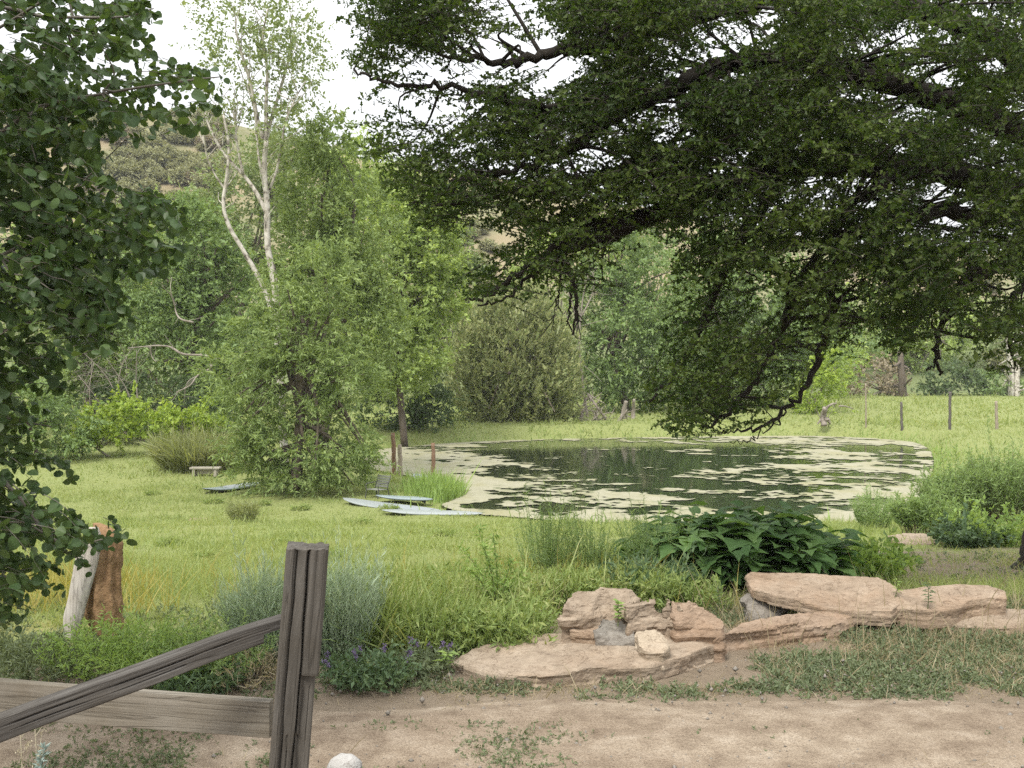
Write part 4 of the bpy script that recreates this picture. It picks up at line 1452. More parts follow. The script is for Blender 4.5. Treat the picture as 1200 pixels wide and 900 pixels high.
rock('sandstone_slab', 'large flat tan slab propped up over a rounded rock', pts((872, 674, .30), (880, 669, .34), (960, 672, .33), (1030, 676, .32), (1052, 688, .27), (1060, 704, .22), (1045, 716, .17), (1000, 716, .16), (965, 712, .19), (935, 702, .23), (905, 696, .25), (878, 688, .27)),
     (.10, .12, .14, .14, .14, .14, .14, .12, .12, .11, .11, .10), R_tan, 10, .008, .015, .03, .007)
rock('sandstone_slab', 'flat tan slab with a thick broken right end', pts((1040, 694, .25), (1075, 687, .27), (1120, 684, .28), (1160, 686, .27), (1178, 692, .26), (1180, 700, .245), (1140, 702, .235), (1120, 712, .20), (1090, 716, .18), (1050, 712, .18)),
     (.16, .17, .17, .17, .17, .17, .17, .17, .16, .16), R_tan, 11, .008, .015, .03, .007)
rock('boulder', 'rounded grey brown rock propping up the left end of the large tan slab', pts((872, 700, .17), (884, 692, .21), (910, 692, .21), (922, 702, .16), (915, 716, .08), (888, 722, .06), (873, 714, .09)), .28, R_grey, 12, .04, .02, -.1)
rock('sandstone_slab', 'low buried orange ledge below the large tan slab', pts((812, 742, .17), (838, 748, .12), (870, 728, .14), (920, 719, .16), (965, 714, .17), (1000, 720, .14), (985, 730, .11), (930, 738, .09), (880, 748, .07)), .2, R_orange, 13, .014, .018, .0)
rock('sandstone_slab', 'low pinkish ledge under the broken right end of the tan slab', pts((1085, 722, .10), (1140, 712, .12), (1200, 712, .12), (1240, 720, .10), (1230, 736, .06), (1150, 736, .05), (1100, 732, .06)), .2, R_pink, 14, .02, .022, .0)
_f = ong(1072, 638)
rock('flat_rock', 'flat reddish rock lying in the shade near the pond shrubs', [_f + np.array(q) for q in ((-.36, .35, .10), (.0, .5, .13), (.36, .35, .13), (.42, -.1, .08), (.1, -.3, .05), (-.36, -.2, .06))], .2, R_pink, 15, .02, .03, .0)
_g = ong(230, 610)
rock('flat_rock', 'small bare reddish stone in the middle of the lawn', [_g + np.array(q) for q in ((-.22, .2, .04), (.25, .22, .05), (.3, -.2, .03), (-.2, -.2, .03))], .1, R_tan, 16, .02, .03, .0)
# rounded white stone by the fence post
mb = MB()
bm = bmesh.new()
bmesh.ops.create_icosphere(bm, subdivisions=5, radius=.095)
Vv = np.array([v.co[:] for v in bm.verts])
Ff = np.array([[v.index for v in f.verts] for f in bm.faces])
bm.free()
Vv = Vv * np.array([1, .9, .82]) * (1 + (fbm(Vv * 9, 3, 51)[:, None] - .5) * .5 + (fbm(Vv * 50, 3, 52)[:, None] - .5) * .05)
c_ = onz(405, 902, .055)
mb.add(Vv + c_, [Ff])
tag(mb.build('stone', R_white, None, c_, True), 'rounded white stone on the road beside the fence post', 'rock')


# ------------------------------------------------------------------ split stump
def stump():
    base = onz(110, 743, 0.0)
    root = empty('tree_stump', base, 'broken orange brown stump with a pale split side, left of the fence', 'stump')
    d = base[1]
    mb = MB()
    prof = [(743, 127, 15), (722, 122, 21), (700, 121, 21), (670, 121, 20), (645, 123, 20), (628, 124, 16), (618, 119, 9), (613, 113, 4)]
    P, R = [], []
    for y, x, r in prof:
        P.append(at(x, y, d + .05))
        R.append(r / F * d)
    Q = spline(np.c_[np.array(P), R], 8)
    n, sd = len(Q), 40
    ang = np.arange(sd) * 2 * math.pi / sd
    V = []
    for i, (x, y, z, r) in enumerate(Q):
        ring = np.c_[np.cos(ang), np.sin(ang) * .8, 0 * ang]
        dd = fbm(np.c_[ring[:, :2] * 2.4, np.full(sd, z * 2.0)], 4, 71) - .5
        dd2 = fbm(np.c_[ring[:, :2] * 9, np.full(sd, z * 14.0)], 3, 73) - .5
        V.append(np.array([x, y, z]) + ring * (r * (1 + dd * .8 + dd2 * .4))[:, None])
    a = np.arange(sd); b = (a + 1) % sd
    fs = np.concatenate([np.stack([a + i * sd, b + i * sd, b + (i + 1) * sd, a + (i + 1) * sd], 1) for i in range(n - 1)])
    mb.add(np.concatenate(V), [fs, (a + (n - 1) * sd)[None]])

    def pit(nt, c, v):
        vo = nt.nodes.new('ShaderNodeTexVoronoi'); vo.inputs['Scale'].default_value = 26
        lk(nt, coords(nt, (1, 1, 1.3)), vo.inputs['Vector'])
        return mixc(nt, .8, c, ramp(nt, vo.outputs['Distance'], [(.45, .38, .34), (1, 1, 1)], [.05, .3]), 'MULTIPLY')
    mt = surf_mat('orange_rotten_wood', [(.13, .078, .04), (.265, .165, .088), (.36, .25, .15)], 9, rough=.95, bump=.9, bscale=30, extra=pit)
    mb.build('rotten_core', mt, root, base, True)
    # pale split plank of sapwood leaning against it
    mb = MB()
    prof = [(748, 84, 8), (725, 86, 11), (700, 92, 11), (675, 98, 12), (650, 104, 12), (630, 108, 10), (618, 110, 5)]
    Q = spline(np.array([[*at(x, y, d - .10), r / F * d] for y, x, r in prof]), 8)
    n, sd = len(Q), 24
    ang = np.arange(sd) * 2 * math.pi / sd
    V = []
    for i, (x, y, z, r) in enumerate(Q):
        ring = np.c_[np.cos(ang), np.sin(ang) * .5, 0 * ang]
        dd = fbm(np.c_[ring[:, :2] * 4, np.full(sd, z * 1.5)], 4, 77) - .5
        V.append(np.array([x, y, z]) + ring * (r * (1 + dd * .7))[:, None])
    a = np.arange(sd); b = (a + 1) % sd
    fs = np.concatenate([np.stack([a + i * sd, b + i * sd, b + (i + 1) * sd, a + (i + 1) * sd], 1) for i in range(n - 1)])
    mb.add(np.concatenate(V), [fs, (a + (n - 1) * sd)[None]])
    mb.build('split_sapwood', wood_mat('bleached_split_wood', [(.26, .235, .205), (.42, .395, .355), (.53, .50, .46)]), root, base, True)


stump()

# ------------------------------------------------------------------ boards on the shore
P_white = surf_mat('white_board_paint', [(.22, .245, .24), (.28, .305, .30)], 3, rough=.4, bump=.05, spec=.4)
P_blue = surf_mat('pale_blue_board_paint', [(.18, .225, .23), (.235, .28, .285)], 3, rough=.4, bump=.05, spec=.4)
P_pad = surf_mat('grey_foam_pad', [(.20, .225, .235), (.27, .29, .30)], 20, rough=.9, bump=.2)
P_dark = surf_mat('dark_underside_shade_and_fin', [(.03, .035, .04), (.06, .065, .07)], 5, rough=.5, bump=.05)  # shadow line beneath the boards put in as dark colour; also colours the fins


def surfboard(label, p0, p1, width, matt, pad=(.28, .72), lift=.10, thick=.10, zoff=.0):
    p0, p1 = np.array(p0, float), np.array(p1, float)
    ax = p1 - p0
    L = np.linalg.norm(ax)
    base = (p0 + p1) / 2
    root = empty('paddle_board', base, label, 'paddle board', 'paddle boards left on the shore')
    root.rotation_euler = (0, math.asin(-ax[2] / L) if False else 0, math.atan2(ax[1], ax[0]))
    pitch = math.atan2(ax[2], np.hypot(ax[0], ax[1]))
    n, k = 40, 16
    t = np.linspace(0, 1, n)
    u = np.abs(2 * t - 1)
    wd = width / 2 * np.maximum(1 - u ** 3.0, 0) ** .62 + .004
    th = thick / 2 * np.maximum(1 - u ** 4, .06)
    rock_ = lift * np.maximum(0, (2 * t - 1)) ** 2.6 + lift * .35 * np.maximum(0, (1 - 2 * t)) ** 2.6
    ang = np.arange(k) * 2 * math.pi / k
    V = []
    for i in range(n):
        cs, sn = np.cos(ang), np.sin(ang)
        yy = np.sign(cs) * np.abs(cs) ** .6 * wd[i]
        zz_ = np.sign(sn) * np.abs(sn) ** .8 * th[i]
        xx = (t[i] - .5) * L
        V.append(np.c_[np.full(k, xx), yy, zz_ + rock_[i] + thick / 2 + xx * math.tan(pitch) + .02 + zoff])
    a = np.arange(k); b = (a + 1) % k
    fs = np.concatenate([np.stack([a + i * k, b + i * k, b + (i + 1) * k, a + (i + 1) * k], 1) for i in range(n - 1)])
    mid = np.array(V)
    up = np.tile(np.sin((a + .5) * 2 * math.pi / k) > -.25, n - 1)
    mb = MB()
    mb.add(np.concatenate(V), [fs[up], a[::-1][None], (a + (n - 1) * k)[None]], 0)
    mb.f.append((fs[~up].astype(np.int32), 1))  # lower faces coloured dark as the shadow below the board
    mb.build('board_body', [matt, P_dark], root, smooth=True)
    if pad:
        mb = MB()
        sel = np.where((t > pad[0]) & (t < pad[1]))[0]
        ys = np.linspace(-.78, .78, 9)
        W = []
        for i in sel:
            c = ys
            z = th[i] * (np.maximum(1 - np.abs(c) ** (1 / .6), 0) ** .5) ** .8 + rock_[i] + thick / 2 + (t[i] - .5) * L * math.tan(pitch) + .028 + zoff
            W.append(np.c_[np.full(9, (t[i] - .5) * L), ys * wd[i], z])
        W = np.concatenate(W)
        i = (np.arange(len(sel) - 1)[:, None] * 9 + np.arange(8)[None]).ravel()
        mb.add(W, [np.stack([i, i + 9, i + 10, i + 1], 1)])
        mb.build('deck_pad', P_pad, root, smooth=True)
    mb = MB()
    x = -.38 * L
    mb.add(np.array([[x, -.006, .03], [x + .2, -.006, .03], [x + .02, -.006, -.1], [x, .006, .03], [x + .2, .006, .03], [x + .02, .006, -.1]]) + np.array([0, 0, .02 + x * math.tan(pitch) + zoff]),
           [np.array([[0, 1, 2], [5, 4, 3]]), np.array([[0, 3, 4, 1], [1, 4, 5, 2], [2, 5, 3, 0]])])
    mb.build('fin', P_dark, root)
    return root


def gpt(px, py, dz=0):
    p = ong(px, py)
    return p + np.array([0, 0, dz])


surfboard('white paddle board with grey deck pad lying nearest the willow', gpt(522, 604), gpt(402, 590), .80, P_white, (.12, .62))
surfboard('plain white paddle board lying closest to the camera on the shore', gpt(566, 605), gpt(447, 603), .70, P_white, None, .06)
surfboard('pale blue paddle board half hidden behind the one with the grey pad', gpt(507, 592.5), gpt(440, 590), .7, P_blue, None, .05, zoff=.12)
surfboard('white paddle board nosing out of the grass by the pond posts', onz(527, 573, WATER + .1), gpt(486, 563), .75, P_white, None, .10, zoff=.08)
surfboard('grey blue paddle board lying on the lawn left of the willow', gpt(302, 569), gpt(238, 579.5), .75, P_blue, (.2, .66), .12)


def lawn_chair():
    p = gpt(442, 583)
    root = empty('lawn_chair', p, 'small low lawn chair standing on the shore beside the willow', 'chair')
    mt = surf_mat('dark_chair_frame', [(.05, .055, .05), (.09, .09, .085)], 8, rough=.5, bump=.05)
    fab = surf_mat('pale_chair_slats', [(.16, .17, .15), (.24, .25, .22)], 12, rough=.8, bump=.1)
    root.rotation_euler.z = math.radians(-32)
    mb = MB()
    for i in range(6):
        box(mb, (0, -.2 + i * .078, .27 + i * -.006), (.46, .06, .018))
    mb.build('seat', fab, root)
    mb = MB()
    for i in range(5):
        box(mb, (0, .24 + i * .028, .33 + i * .075), (.46, .018, .055))
    mb.build('backrest', fab, root)
    for sx in (-1, 1):
        x = sx * .245
        for p0, p1 in (((x, -.22, .28), (x, -.27, 0)), ((x, .22, .26), (x, .30, 0))):
            mb = MB(); tube(mb, [p0, p1], [.016, .016], 8); mb.build('leg', mt, root)
        mb = MB(); tube(mb, [(x, .20, .27), (x, .37, .68)], [.014, .014], 8); mb.build('back_frame', mt, root)
        mb = MB(); tube(mb, spline([(x, -.24, .28), (x, -.23, .43), (x, .0, .45), (x, .28, .45)], 5), .014, 8); mb.build('armrest', mt, root)


lawn_chair()


def low_bench():
    p = gpt(241, 558)
    root = empty('low_bench', p, 'low pale plank bench standing in front of the tall grass clump', 'bench')
    wd = surf_mat('pale_bench_wood', [(.24, .22, .18), (.32, .295, .245), (.38, .355, .30)], 6, (.3, 3, 3), .85, .3)
    mb = MB(); box(mb, (0, 0, .30), (1.08, .34, .06)); mb.build('seat', wd, root)
    for x in (-.40, .38):
        mb = MB(); box(mb, (x, 0, .135), (.10, .28, .268)); mb.build('leg', wd, root)
    mb = MB(); box(mb, (-.01, .02, .16), (.676, .05, .16)); mb.build('stretcher', wd, root)


low_bench()


# ------------------------------------------------------------------ posts
def log_post(label, px, py0, py1, r, mat, lean=0.0, water=True, group=None, name='wooden_post', wire=False):
    b = onz(px, py1, WATER + .02) if water else ong(px, py1)
    t = at(px + lean, py0, b[1])
    mb = MB()
    P = np.linspace(b - np.array([0, 0, .5]), t, 14)
    P[1:-1] += rng.normal(0, r * .12, P[1:-1].shape) * np.array([1, 1, 0])
    tube(mb, P, r * np.linspace(1.08, .92, 14), 12, wob=.06)
    o = mb.build(name, mat, None, b, True)
    return tag(o, label, 'post', group)


B_red = surf_mat('reddish_log_bark', [(.10, .06, .04), (.21, .13, .085), (.32, .22, .15)], 10, (1, 1, .5), .9, .6)
B_grey = surf_mat('silvery_log_wood', [(.15, .12, .09), (.26, .22, .17), (.36, .31, .25)], 10, (1, 1, .4), .9, .6)
B_dark = surf_mat('dark_fence_post_wood', [(.05, .045, .04), (.10, .09, .08), (.18, .16, .14)], 10, (1, 1, .5), .9, .6)
log_post('tallest reddish log post at the pond edge near the willow', 462.5, 507, 557, .085, B_red, -2)
log_post('pale grey log post right behind the tallest reddish one', 469.5, 521, 558, .085, B_grey, -1)
log_post('reddish log post standing alone in the pond shallows', 507.5, 519, 563, .075, B_red, 0)
log_post('slim pale fence post nearest the uprooted stump', 1015, 449, 501, .04, B_grey, -.5, False)
log_post('dark crooked fence post in front of the tall broken snag', 1057.5, 471, 504, .07, B_dark, -1.5, False)
log_post('tall dark fence post in the middle of the pasture edge', 1113, 459, 503.5, .075, B_dark, .5, False)
log_post('grey fence post nearest the right edge of the pasture', 1168.5, 470, 503, .08, B_grey, -1, False)
# ------------------------------------------------------------------ plants
M['sage'] = leaf_mat('grey_green_stem', [(.10, .135, .085), (.15, .195, .125), (.22, .26, .175)], .25, .65, .2, 3)
M['bigleaf'] = leaf_mat('broad_dark_leaf', [(.03, .065, .02), (.055, .105, .032), (.095, .155, .045)], .38, .62, .2, 3)
M['feather'] = leaf_mat('feathery_green_leaf', [(.09, .135, .052), (.135, .19, .075), (.185, .245, .10)], .4, .6, .2, 2)
M['weed'] = leaf_mat('bright_weed_leaf', [(.08, .13, .03), (.13, .20, .045), (.20, .27, .07)], .4, .55, .25, 3)
M['darkweed'] = leaf_mat('dark_weed_leaf', [(.035, .065, .028), (.06, .10, .045), (.10, .145, .065)], .3, .5, .3, 3)
M['groundweed'] = leaf_mat('blue_green_weed_leaf', [(.065, .09, .042), (.105, .14, .062), (.155, .19, .09)], .3, .6, .2, 3)
M['grass'] = leaf_mat('meadow_grass_blade', [(.125, .17, .055), (.185, .235, .08), (.235, .275, .10), (.28, .28, .135)], .4, .6, .2, .5)
M['tallgrass'] = leaf_mat('tall_grass_blade', [(.10, .155, .04), (.155, .215, .06), (.215, .265, .085), (.33, .31, .16)], .4, .55, .25, 1.2)
M['palegrass'] = leaf_mat('pale_grass_blade', [(.17, .20, .08), (.25, .28, .13), (.34, .35, .20)], .4, .6, .2, 1)
M['yellow'] = leaf_mat('yellowing_grass_blade', [(.24, .235, .07), (.34, .305, .09), (.42, .36, .14)], .4, .6, .2, 1)
M['drygrass'] = leaf_mat('dry_straw', [(.22, .18, .11), (.33, .28, .18), (.43, .38, .27)], .3, .7, .15, 3)
M['straw'] = leaf_mat('bleached_stalk', [(.40, .36, .26), (.5, .46, .36)], .2, .7, .15, 3)
M['bluegreen'] = leaf_mat('pale_blue_green_leaf', [(.28, .36, .33), (.40, .48, .44)], .25, .6, .2, 3, (1, 1, .9))
M['flower'] = leaf_mat('purple_flower', [(.14, .09, .22), (.22, .15, .32)], .3, .6, .2, 3, (1.1, .9, 1.2))
M['stem'] = leaf_mat('green_stem', [(.09, .12, .04), (.15, .17, .07)], .1, .6, .2, 3)
M['twig'] = surf_mat('brown_twig', [(.10, .075, .05), (.17, .13, .095)], 9, rough=.9, bump=.2)


def clump(name, label, cat, base, nst, h, spread, leafmat, nl=12, ll=.05, lw=.012, tpl=DIA, droop=.35, r=.15, stemw=.003, stemmat='stem', up=1.0, ls=.7, group=None, hang=0, jit=.25, t0=.15, upn=.4, extra=None):
    """stems rising from a patch of ground, leaves all along them; parts: stems, leaves"""
    base = np.asarray(base, float)
    root = empty(name, base, label, cat, group)
    a = rng.uniform(0, 2 * math.pi, nst)
    rr = r * np.sqrt(rng.uniform(0, 1, nst))
    B = base + np.stack([np.cos(a) * rr, np.sin(a) * rr, 0 * a], 1)
    D = np.stack([np.cos(a) * rr / max(r, 1e-6) * spread, np.sin(a) * rr / max(r, 1e-6) * spread, np.full(nst, up)], 1) + rng.normal(0, .12, (nst, 3)) * spread
    L = h * np.exp(rng.normal(0, .2, nst)) * (1 - .25 * rr / max(r, 1e-6))
    mb = MB()
    sprays(mb, B, D, L, droop, nl, ll, lw, tpl, ls, t0, upn, hang=hang, jit=jit)
    if extra:
        extra(mb, B, nrm(D), L, droop)
    mb.build('leaves', M[leafmat] if not extra else [M[leafmat], M['flower']], root, base)
    mb = MB()
    ribbons(mb, B, D, L, droop, stemw, 0)
    mb.build('stems', M[stemmat], root, base)
    return root


def g0(px, py):
    return ong(px, py)


# grey-green sage-like clumps either side of the post
clump('sage_clump', 'blue green feathery clump left of the fence post', 'plant', onz(302, 776, .0) + [0, .25, 0], 560, .60, .36, 'sage', 26, .045, .005, BLADE, .08, .22, .0018, 'sage', 1.2, .45, t0=.1)
clump('sage_clump', 'blue green feathery clump right of the fence post', 'plant', onz(388, 778, .0) + [0, .30, 0], 620, .68, .36, 'sage', 26, .045, .005, BLADE, .08, .23, .0018, 'sage', 1.2, .45, t0=.1)


def spikes(mb, B, D, L, droop):
    k = rng.choice(len(B), min(6, len(B)), replace=False)
    for i in k:
        n = 26
        t = rng.uniform(.92, 1.16, n)
        P = B[i] + D[i] * (L[i] * t)[:, None] + rng.normal(0, .007, (n, 3))
        stamp(mb, DIA, P, rdir(n) + D[i] * .3, rdir(n), .018, .013, 1)


clump('flowering_plant', 'dark green leafy plant with purple flower spikes right of the fence post', 'plant', onz(425, 812, .0) + [.04, .12, 0], 130, .30, .8, 'darkweed', 15, .042, .017, DIA, .25, .18, .0018, 'stem', 1, .9, extra=spikes)
clump('flowering_plant', 'low grey green plant with purple flowers at the left tip of the pinkish slab', 'plant', onz(498, 790, .03) + [0, .1, 0], 70, .20, .9, 'groundweed', 12, .035, .013, DIA, .25, .14, .0016, 'stem', 1, .9, extra=spikes)


# dark big-leaved bush behind the rocks
def bigleaf():
    b = np.array([2.36, 10.2, 0.]); b[2] = H(b[0], b[1])[0]
    root = empty('broad_leaf_bush', b, 'dark glossy bush of broad leaves behind the rocks', 'bush')
    n = 240
    a = rng.uniform(0, 2 * math.pi, n)
    rr = np.sqrt(rng.uniform(0, 1, n))
    B = b + np.stack([np.cos(a) * rr * .82, np.sin(a) * rr * .45, 0 * a], 1)
    D = np.stack([np.cos(a) * rr * .62, np.sin(a) * rr * .5, np.ones(n) * .9], 1)
    L = (.70 - .22 * rr ** 2) * np.exp(rng.normal(0, .10, n))
    mb = MB()
    for k in range(9):
        t = rng.uniform(.25, 1.0, n) if k else np.full(n, .98)
        Dn = nrm(D)
        P = B + Dn * (L * t)[:, None]
        az = rng.uniform(0, 2 * math.pi, n)
        dr = np.stack([np.cos(az), np.sin(az), rng.uniform(-.55, .1, n)], 1) + Dn * .2
        pet = rng.uniform(.05, .12, n)
        stamp(mb, HEART, P + nrm(dr) * pet[:, None], dr, np.array([0, 0, 1.0]) + rdir(n) * .35, .185 * np.exp(rng.normal(0, .28, n)), .175 * np.exp(rng.normal(0, .25, n)))
    mb.build('leaves', M['bigleaf'], root, b)
    mb = MB()
    ribbons(mb, B, D, L, 0, .007, 0)
    mb.build('stems', M['stem'], root, b)


bigleaf()
clump('leafy_weed', 'light green leafy weed at the right end of the broad leaf bush', 'plant', g0(1002, 680), 120, .55, .8, 'weed', 14, .09, .05, DIA, .2, .38, .003)
clump('leafy_weed', 'green leafy weed filling the gap left of the broad leaf bush', 'plant', g0(758, 705) , 150, .46, .7, 'darkweed', 14, .07, .03, DIA, .2, .32, .003)
# feathery plants in the meadow behind the rocks
for lab, px, py, h, n, r in (('wispy pale feathery plant left of the other feathery plants', 641, 690, .85, 110, .18), ('dark wispy feathery plant above the pale rounded boulder', 694, 692, .74, 80, .12),
                             ('wispy feathery plant at the left side of the broad leaf bush', 765, 690, .80, 100, .20)):
    clump('feathery_plant', lab, 'plant', g0(px, py), n, h, .36, 'feather', 44, .05, .006, SBLADE, .05, r, .002, 'feather', 1.2, .8, t0=.15)
clump('feathery_plant', 'small feathery plant standing in front of the pond at the right', 'plant', g0(1024, 618), 110, .85, .5, 'feather', 34, .09, .012, SBLADE, .1, .3, .003, 'feather', 1.2, .8)
clump('feathery_plant', 'faint pale feathery tuft on the lawn below the willow', 'plant', g0(285, 612), 90, .6, .4, 'palegrass', 20, .12, .014, SBLADE, .2, .3, .003, 'feather', 1.2, .7)


# tall branching weed standing over the meadow
def tall_weed():
    b = g0(585, 735); b[2] = H(b[0], b[1])[0]
    root = empty('tall_weed', b, 'tall thin branching weed rising above the meadow grass', 'plant')
    mb, ms = MB(), MB()
    tips = [at(x, y, b[1] + dy) for x, y, dy in ((560, 618, .1), (566, 640, -.1), (600, 655, .0), (540, 640, .1), (612, 668, .1), (578, 625, .2), (548, 665, -.1))]
    for tpt in tips:
        m = b + (tpt - b) * .5 + np.array([(b[0] - tpt[0]) * .1, 0, .06])
        P = spline([b, m, tpt], 7)
        tube(ms, P, np.linspace(.006, .002, len(P)), 5, cap=False)
        k = np.repeat(np.arange(4, len(P)), 7)
        stamp(mb, DIA, P[k] + rng.normal(0, .012, (len(k), 3)), rdir(len(k)) + np.array([0, 0, .1]), rdir(len(k)) + np.array([0, 0, .6]), rng.uniform(.04, .085, len(k)), rng.uniform(.012, .022, len(k)))
    mb.build('leaves', M['weed'], root, b)
    ms.build('stems', M['stem'], root, b)


tall_weed()


def seedling(label, base, h, nl, ll, lw, tpl=DIA, mat='weed', lean=(0, 0)):
    base = np.asarray(base, float)
    root = empty('seedling', base, label, 'plant')
    mb, ms = MB(), MB()
    top = base + np.array([lean[0], lean[1], h])
    P = spline([base, (base + top) / 2 + rng.normal(0, .01, 3), top], 6)
    tube(ms, P, np.linspace(.004, .002, len(P)), 5)
    i = np.clip((len(P) - 1) * np.linspace(.35, 1, nl), 0, len(P) - 1).astype(int)
    az = np.arange(nl) * 2.4
    D = np.stack([np.cos(az), np.sin(az), rng.uniform(-.2, .5, nl)], 1)
    stamp(mb, tpl, P[i], D, np.array([0, 0, 1.0]) + rdir(nl) * .3, ll * rng.uniform(.7, 1.2, nl), lw * rng.uniform(.8, 1.2, nl))
    mb.build('leaves', M[mat], root, base)
    ms.build('stem', M['stem'], root, base)


seedling('leafy seedling growing between the pale boulder and the pink one', onz(724, 734, .28), .19, 26, .055, .035)
seedling('small star leaved seedling at the left edge of the pinkish slab', onz(526, 786, .05), .13, 14, .085, .03)
seedling('pale green sprig standing on the large tan slab', onz(1049, 700, .23), .16, 16, .055, .017)
seedling('upright narrow leaved sprig between the two tan slabs', onz(1087, 716, .17), .23, 26, .06, .018, mat='darkweed')
seedling('dark sprig with curled leaves beside the propping rock', onz(842, 722, .2), .26, 24, .035, .018, mat='darkweed')

# weeds round the stump
for lab, px, py, n, h, r, mt in (('bright green weed patch in front of the stump', 120, 792, 170, .40, .34, 'weed'), ('bright green weed patch between the stump and the slanting rail', 190, 800, 180, .44, .34, 'weed'),
                                 ('pale wispy weed patch at the foot of the left sage clump', 245, 800, 150, .42, .26, 'feather'), ('low grey green weed mat at the left edge below the aspen', 15, 792, 300, .20, .5, 'groundweed')):
    clump('weed_patch', lab, 'plant', onz(px, py, 0) + [0, .1, 0], n, h, .6, mt, 18, .042, .010, DIA, .2, r, .002, 'stem', 1, .9)
clump('dark_weed', 'dark green weed growing behind the slanting rail beside the post', 'plant', onz(232, 806, 0), 160, .22, .6, 'darkweed', 14, .05, .01, SBLADE, .3, .25, .002, 'stem', 1, .8)
clump('twiggy_bush', 'half dead twiggy bush between the post and the slanting rail', 'bush', onz(290, 800, 0), 120, .30, .9, 'drygrass', 8, .05, .006, SBLADE, .3, .22, .002, 'twig', 1, .9)

# shrubs on the right shore
for lab, px, py, n, h, r, sp in (('large feathery shrub at the right edge on the pond shore', 1180, 612, 420, 1.9, .7, .42), ('lower feathery shrub left of the larger one on the pond shore', 1122, 612, 320, 1.4, .65, .45),
                                 ('small wispy shrub in front of the pond shore shrubs', 1082, 626, 120, .8, .4, .5)):
    clump('shore_shrub', lab, 'shrub', g0(px, py), n, h, sp, 'feather', 44, .12, .022, DIA, .12, r, .006, 'twig', 1.2, .75, t0=.3)
clump('leafy_shrub', 'leafy bright green shrub at the foot of the shore shrubs', 'shrub', g0(1172, 640), 120, .7, .8, 'weed', 14, .085, .045, DIA, .15, .55, .005, 'stem', 1, .9)
clump('leafy_shrub', 'low dark leafy shrub next to the flat reddish rock', 'shrub', g0(1130, 640), 110, .45, .9, 'darkweed', 14, .09, .05, DIA, .15, .4, .004, 'stem', 1, .9)
clump('tall_grass_clump', 'big pale clump of tall grass left of the willow', 'grass clump', g0(238, 549), 900, 1.35, .55, 'palegrass', 5, .55, .03, BLADE, .3, 1.5, .006, 'palegrass', 1.3, .4)

# dry stalks and a pale sprig at the lower left corner, close to the camera
for lab, px, topy in (('tall dry stalk in front of the slanting rail at the left edge', 22, 828), ('thin dry stalk right of the taller dry one', 40, 838)):
    b = onz(px + 4, 1010, 0.)
    top = at(px, topy, b[1])
    root = empty('dry_stalk', b, lab, 'plant')
    ms, mb = MB(), MB()
    P = spline([b, (b + top) / 2 + np.array([.01, 0, 0]), top], 7)
    tube(ms, P, np.linspace(.004, .002, len(P)), 6)
    for q in range(7):
        i = rng.integers(6, len(P) - 1)
        e = P[i] + np.array([rng.normal(0, .03), rng.normal(0, .03), rng.uniform(.03, .10)])
        tube(ms, [P[i], (P[i] + e) / 2 + [0.004, 0, 0], e], [.0018, .0014, .001], 4, cap=False)
        n = 10
        mb = MB()
        stamp(mb, DIA, e + rng.normal(0, .007, (n, 3)), rdir(n) + np.array([0, 0, .5]), rdir(n), .013, .006)
        mb.build('seed_head', M['straw'], root, b)
    ms.build('stem', M['straw'], root, b)


def sprig():
    b = onz(30, 1010, 0.)
    top = at(52, 878, b[1])
    root = empty('pale_sprig', b, 'pale blue green sprig poking up at the lower left corner', 'plant')
    ms, mb = MB(), MB()
    P = spline([b, (b + top) / 2 + np.array([-.012, 0, 0]), top], 10)
    tube(ms, P, np.linspace(.005, .003, len(P)), 6)
    k = np.repeat(np.arange(8, len(P)), 12)
    T = nrm(top - b)
    stamp(mb, DIA, P[k] + rng.normal(0, .003, (len(k), 3)), rdir(len(k)) + T * .5, rdir(len(k)), .036, .013)
    ms.build('stem', M['bluegreen'], root, b)
    mb.build('leaves', M['bluegreen'], root, b)


sprig()


# small weeds dotted over the lawn: one built, the others copied
_w0 = clump('lawn_weed', 'small dark weed tuft growing in the short lawn', 'plant', g0(352, 598), 60, .20, .9, 'tallgrass', 8, .10, .014, SBLADE, .3, .18, .003, 'stem', .8, .8, group='weed tufts dotted over the lawn')
for _x, _y in ((306, 592), (180, 580), (150, 612), (240, 655), (330, 640), (420, 615), (470, 640), (520, 628), (250, 590), (200, 640), (380, 655), (455, 598)):
    dup(_w0, g0(_x, _y), rng.uniform(0, 6), rng.uniform(.6, 1.15))

# ------------------------------------------------------------------ grass
def scatter(n, ybias, y0, y1, mask=None, pad=1.3):
    """points on the ground inside a widened view wedge, denser near by"""
    u = rng.uniform(0, 1, n)
    y = (y0 ** ybias + u * (y1 ** ybias - y0 ** ybias)) ** (1 / ybias)
    x = rng.uniform(-1, 1, n) * (y * .522 * pad + .6)
    ok = np.ones(n, bool)
    if mask is not None:
        ok = rng.uniform(0, 1, n) < mask(x, y)
    x, y = x[ok], y[ok]
    return np.stack([x, y, H(x, y) - .01], 1)


def blades(mb, P, h, w, lean=.45, tpl=SBLADE, jit=.35, mi=0):
    n = len(P)
    D = np.array([0, 0, 1.0]) + rng.normal(0, lean, (n, 3)) * np.array([1, 1, .2])
    s = np.exp(rng.normal(0, jit, n))
    stamp(mb, tpl, P, D, rdir(n) * np.array([1, 1, .1]), h * s, w * np.sqrt(s), mi)


def notpond(x, y, m=.25):
    ins = inpoly(x, y, POND)
    return np.where(ins, 0.0, 1.0)


def patchy(x, y, sc, seed, lo, hi):
    return sstep(lo, hi, fbm(np.stack([x * sc, y * sc, 0 * x], 1), 4, seed))


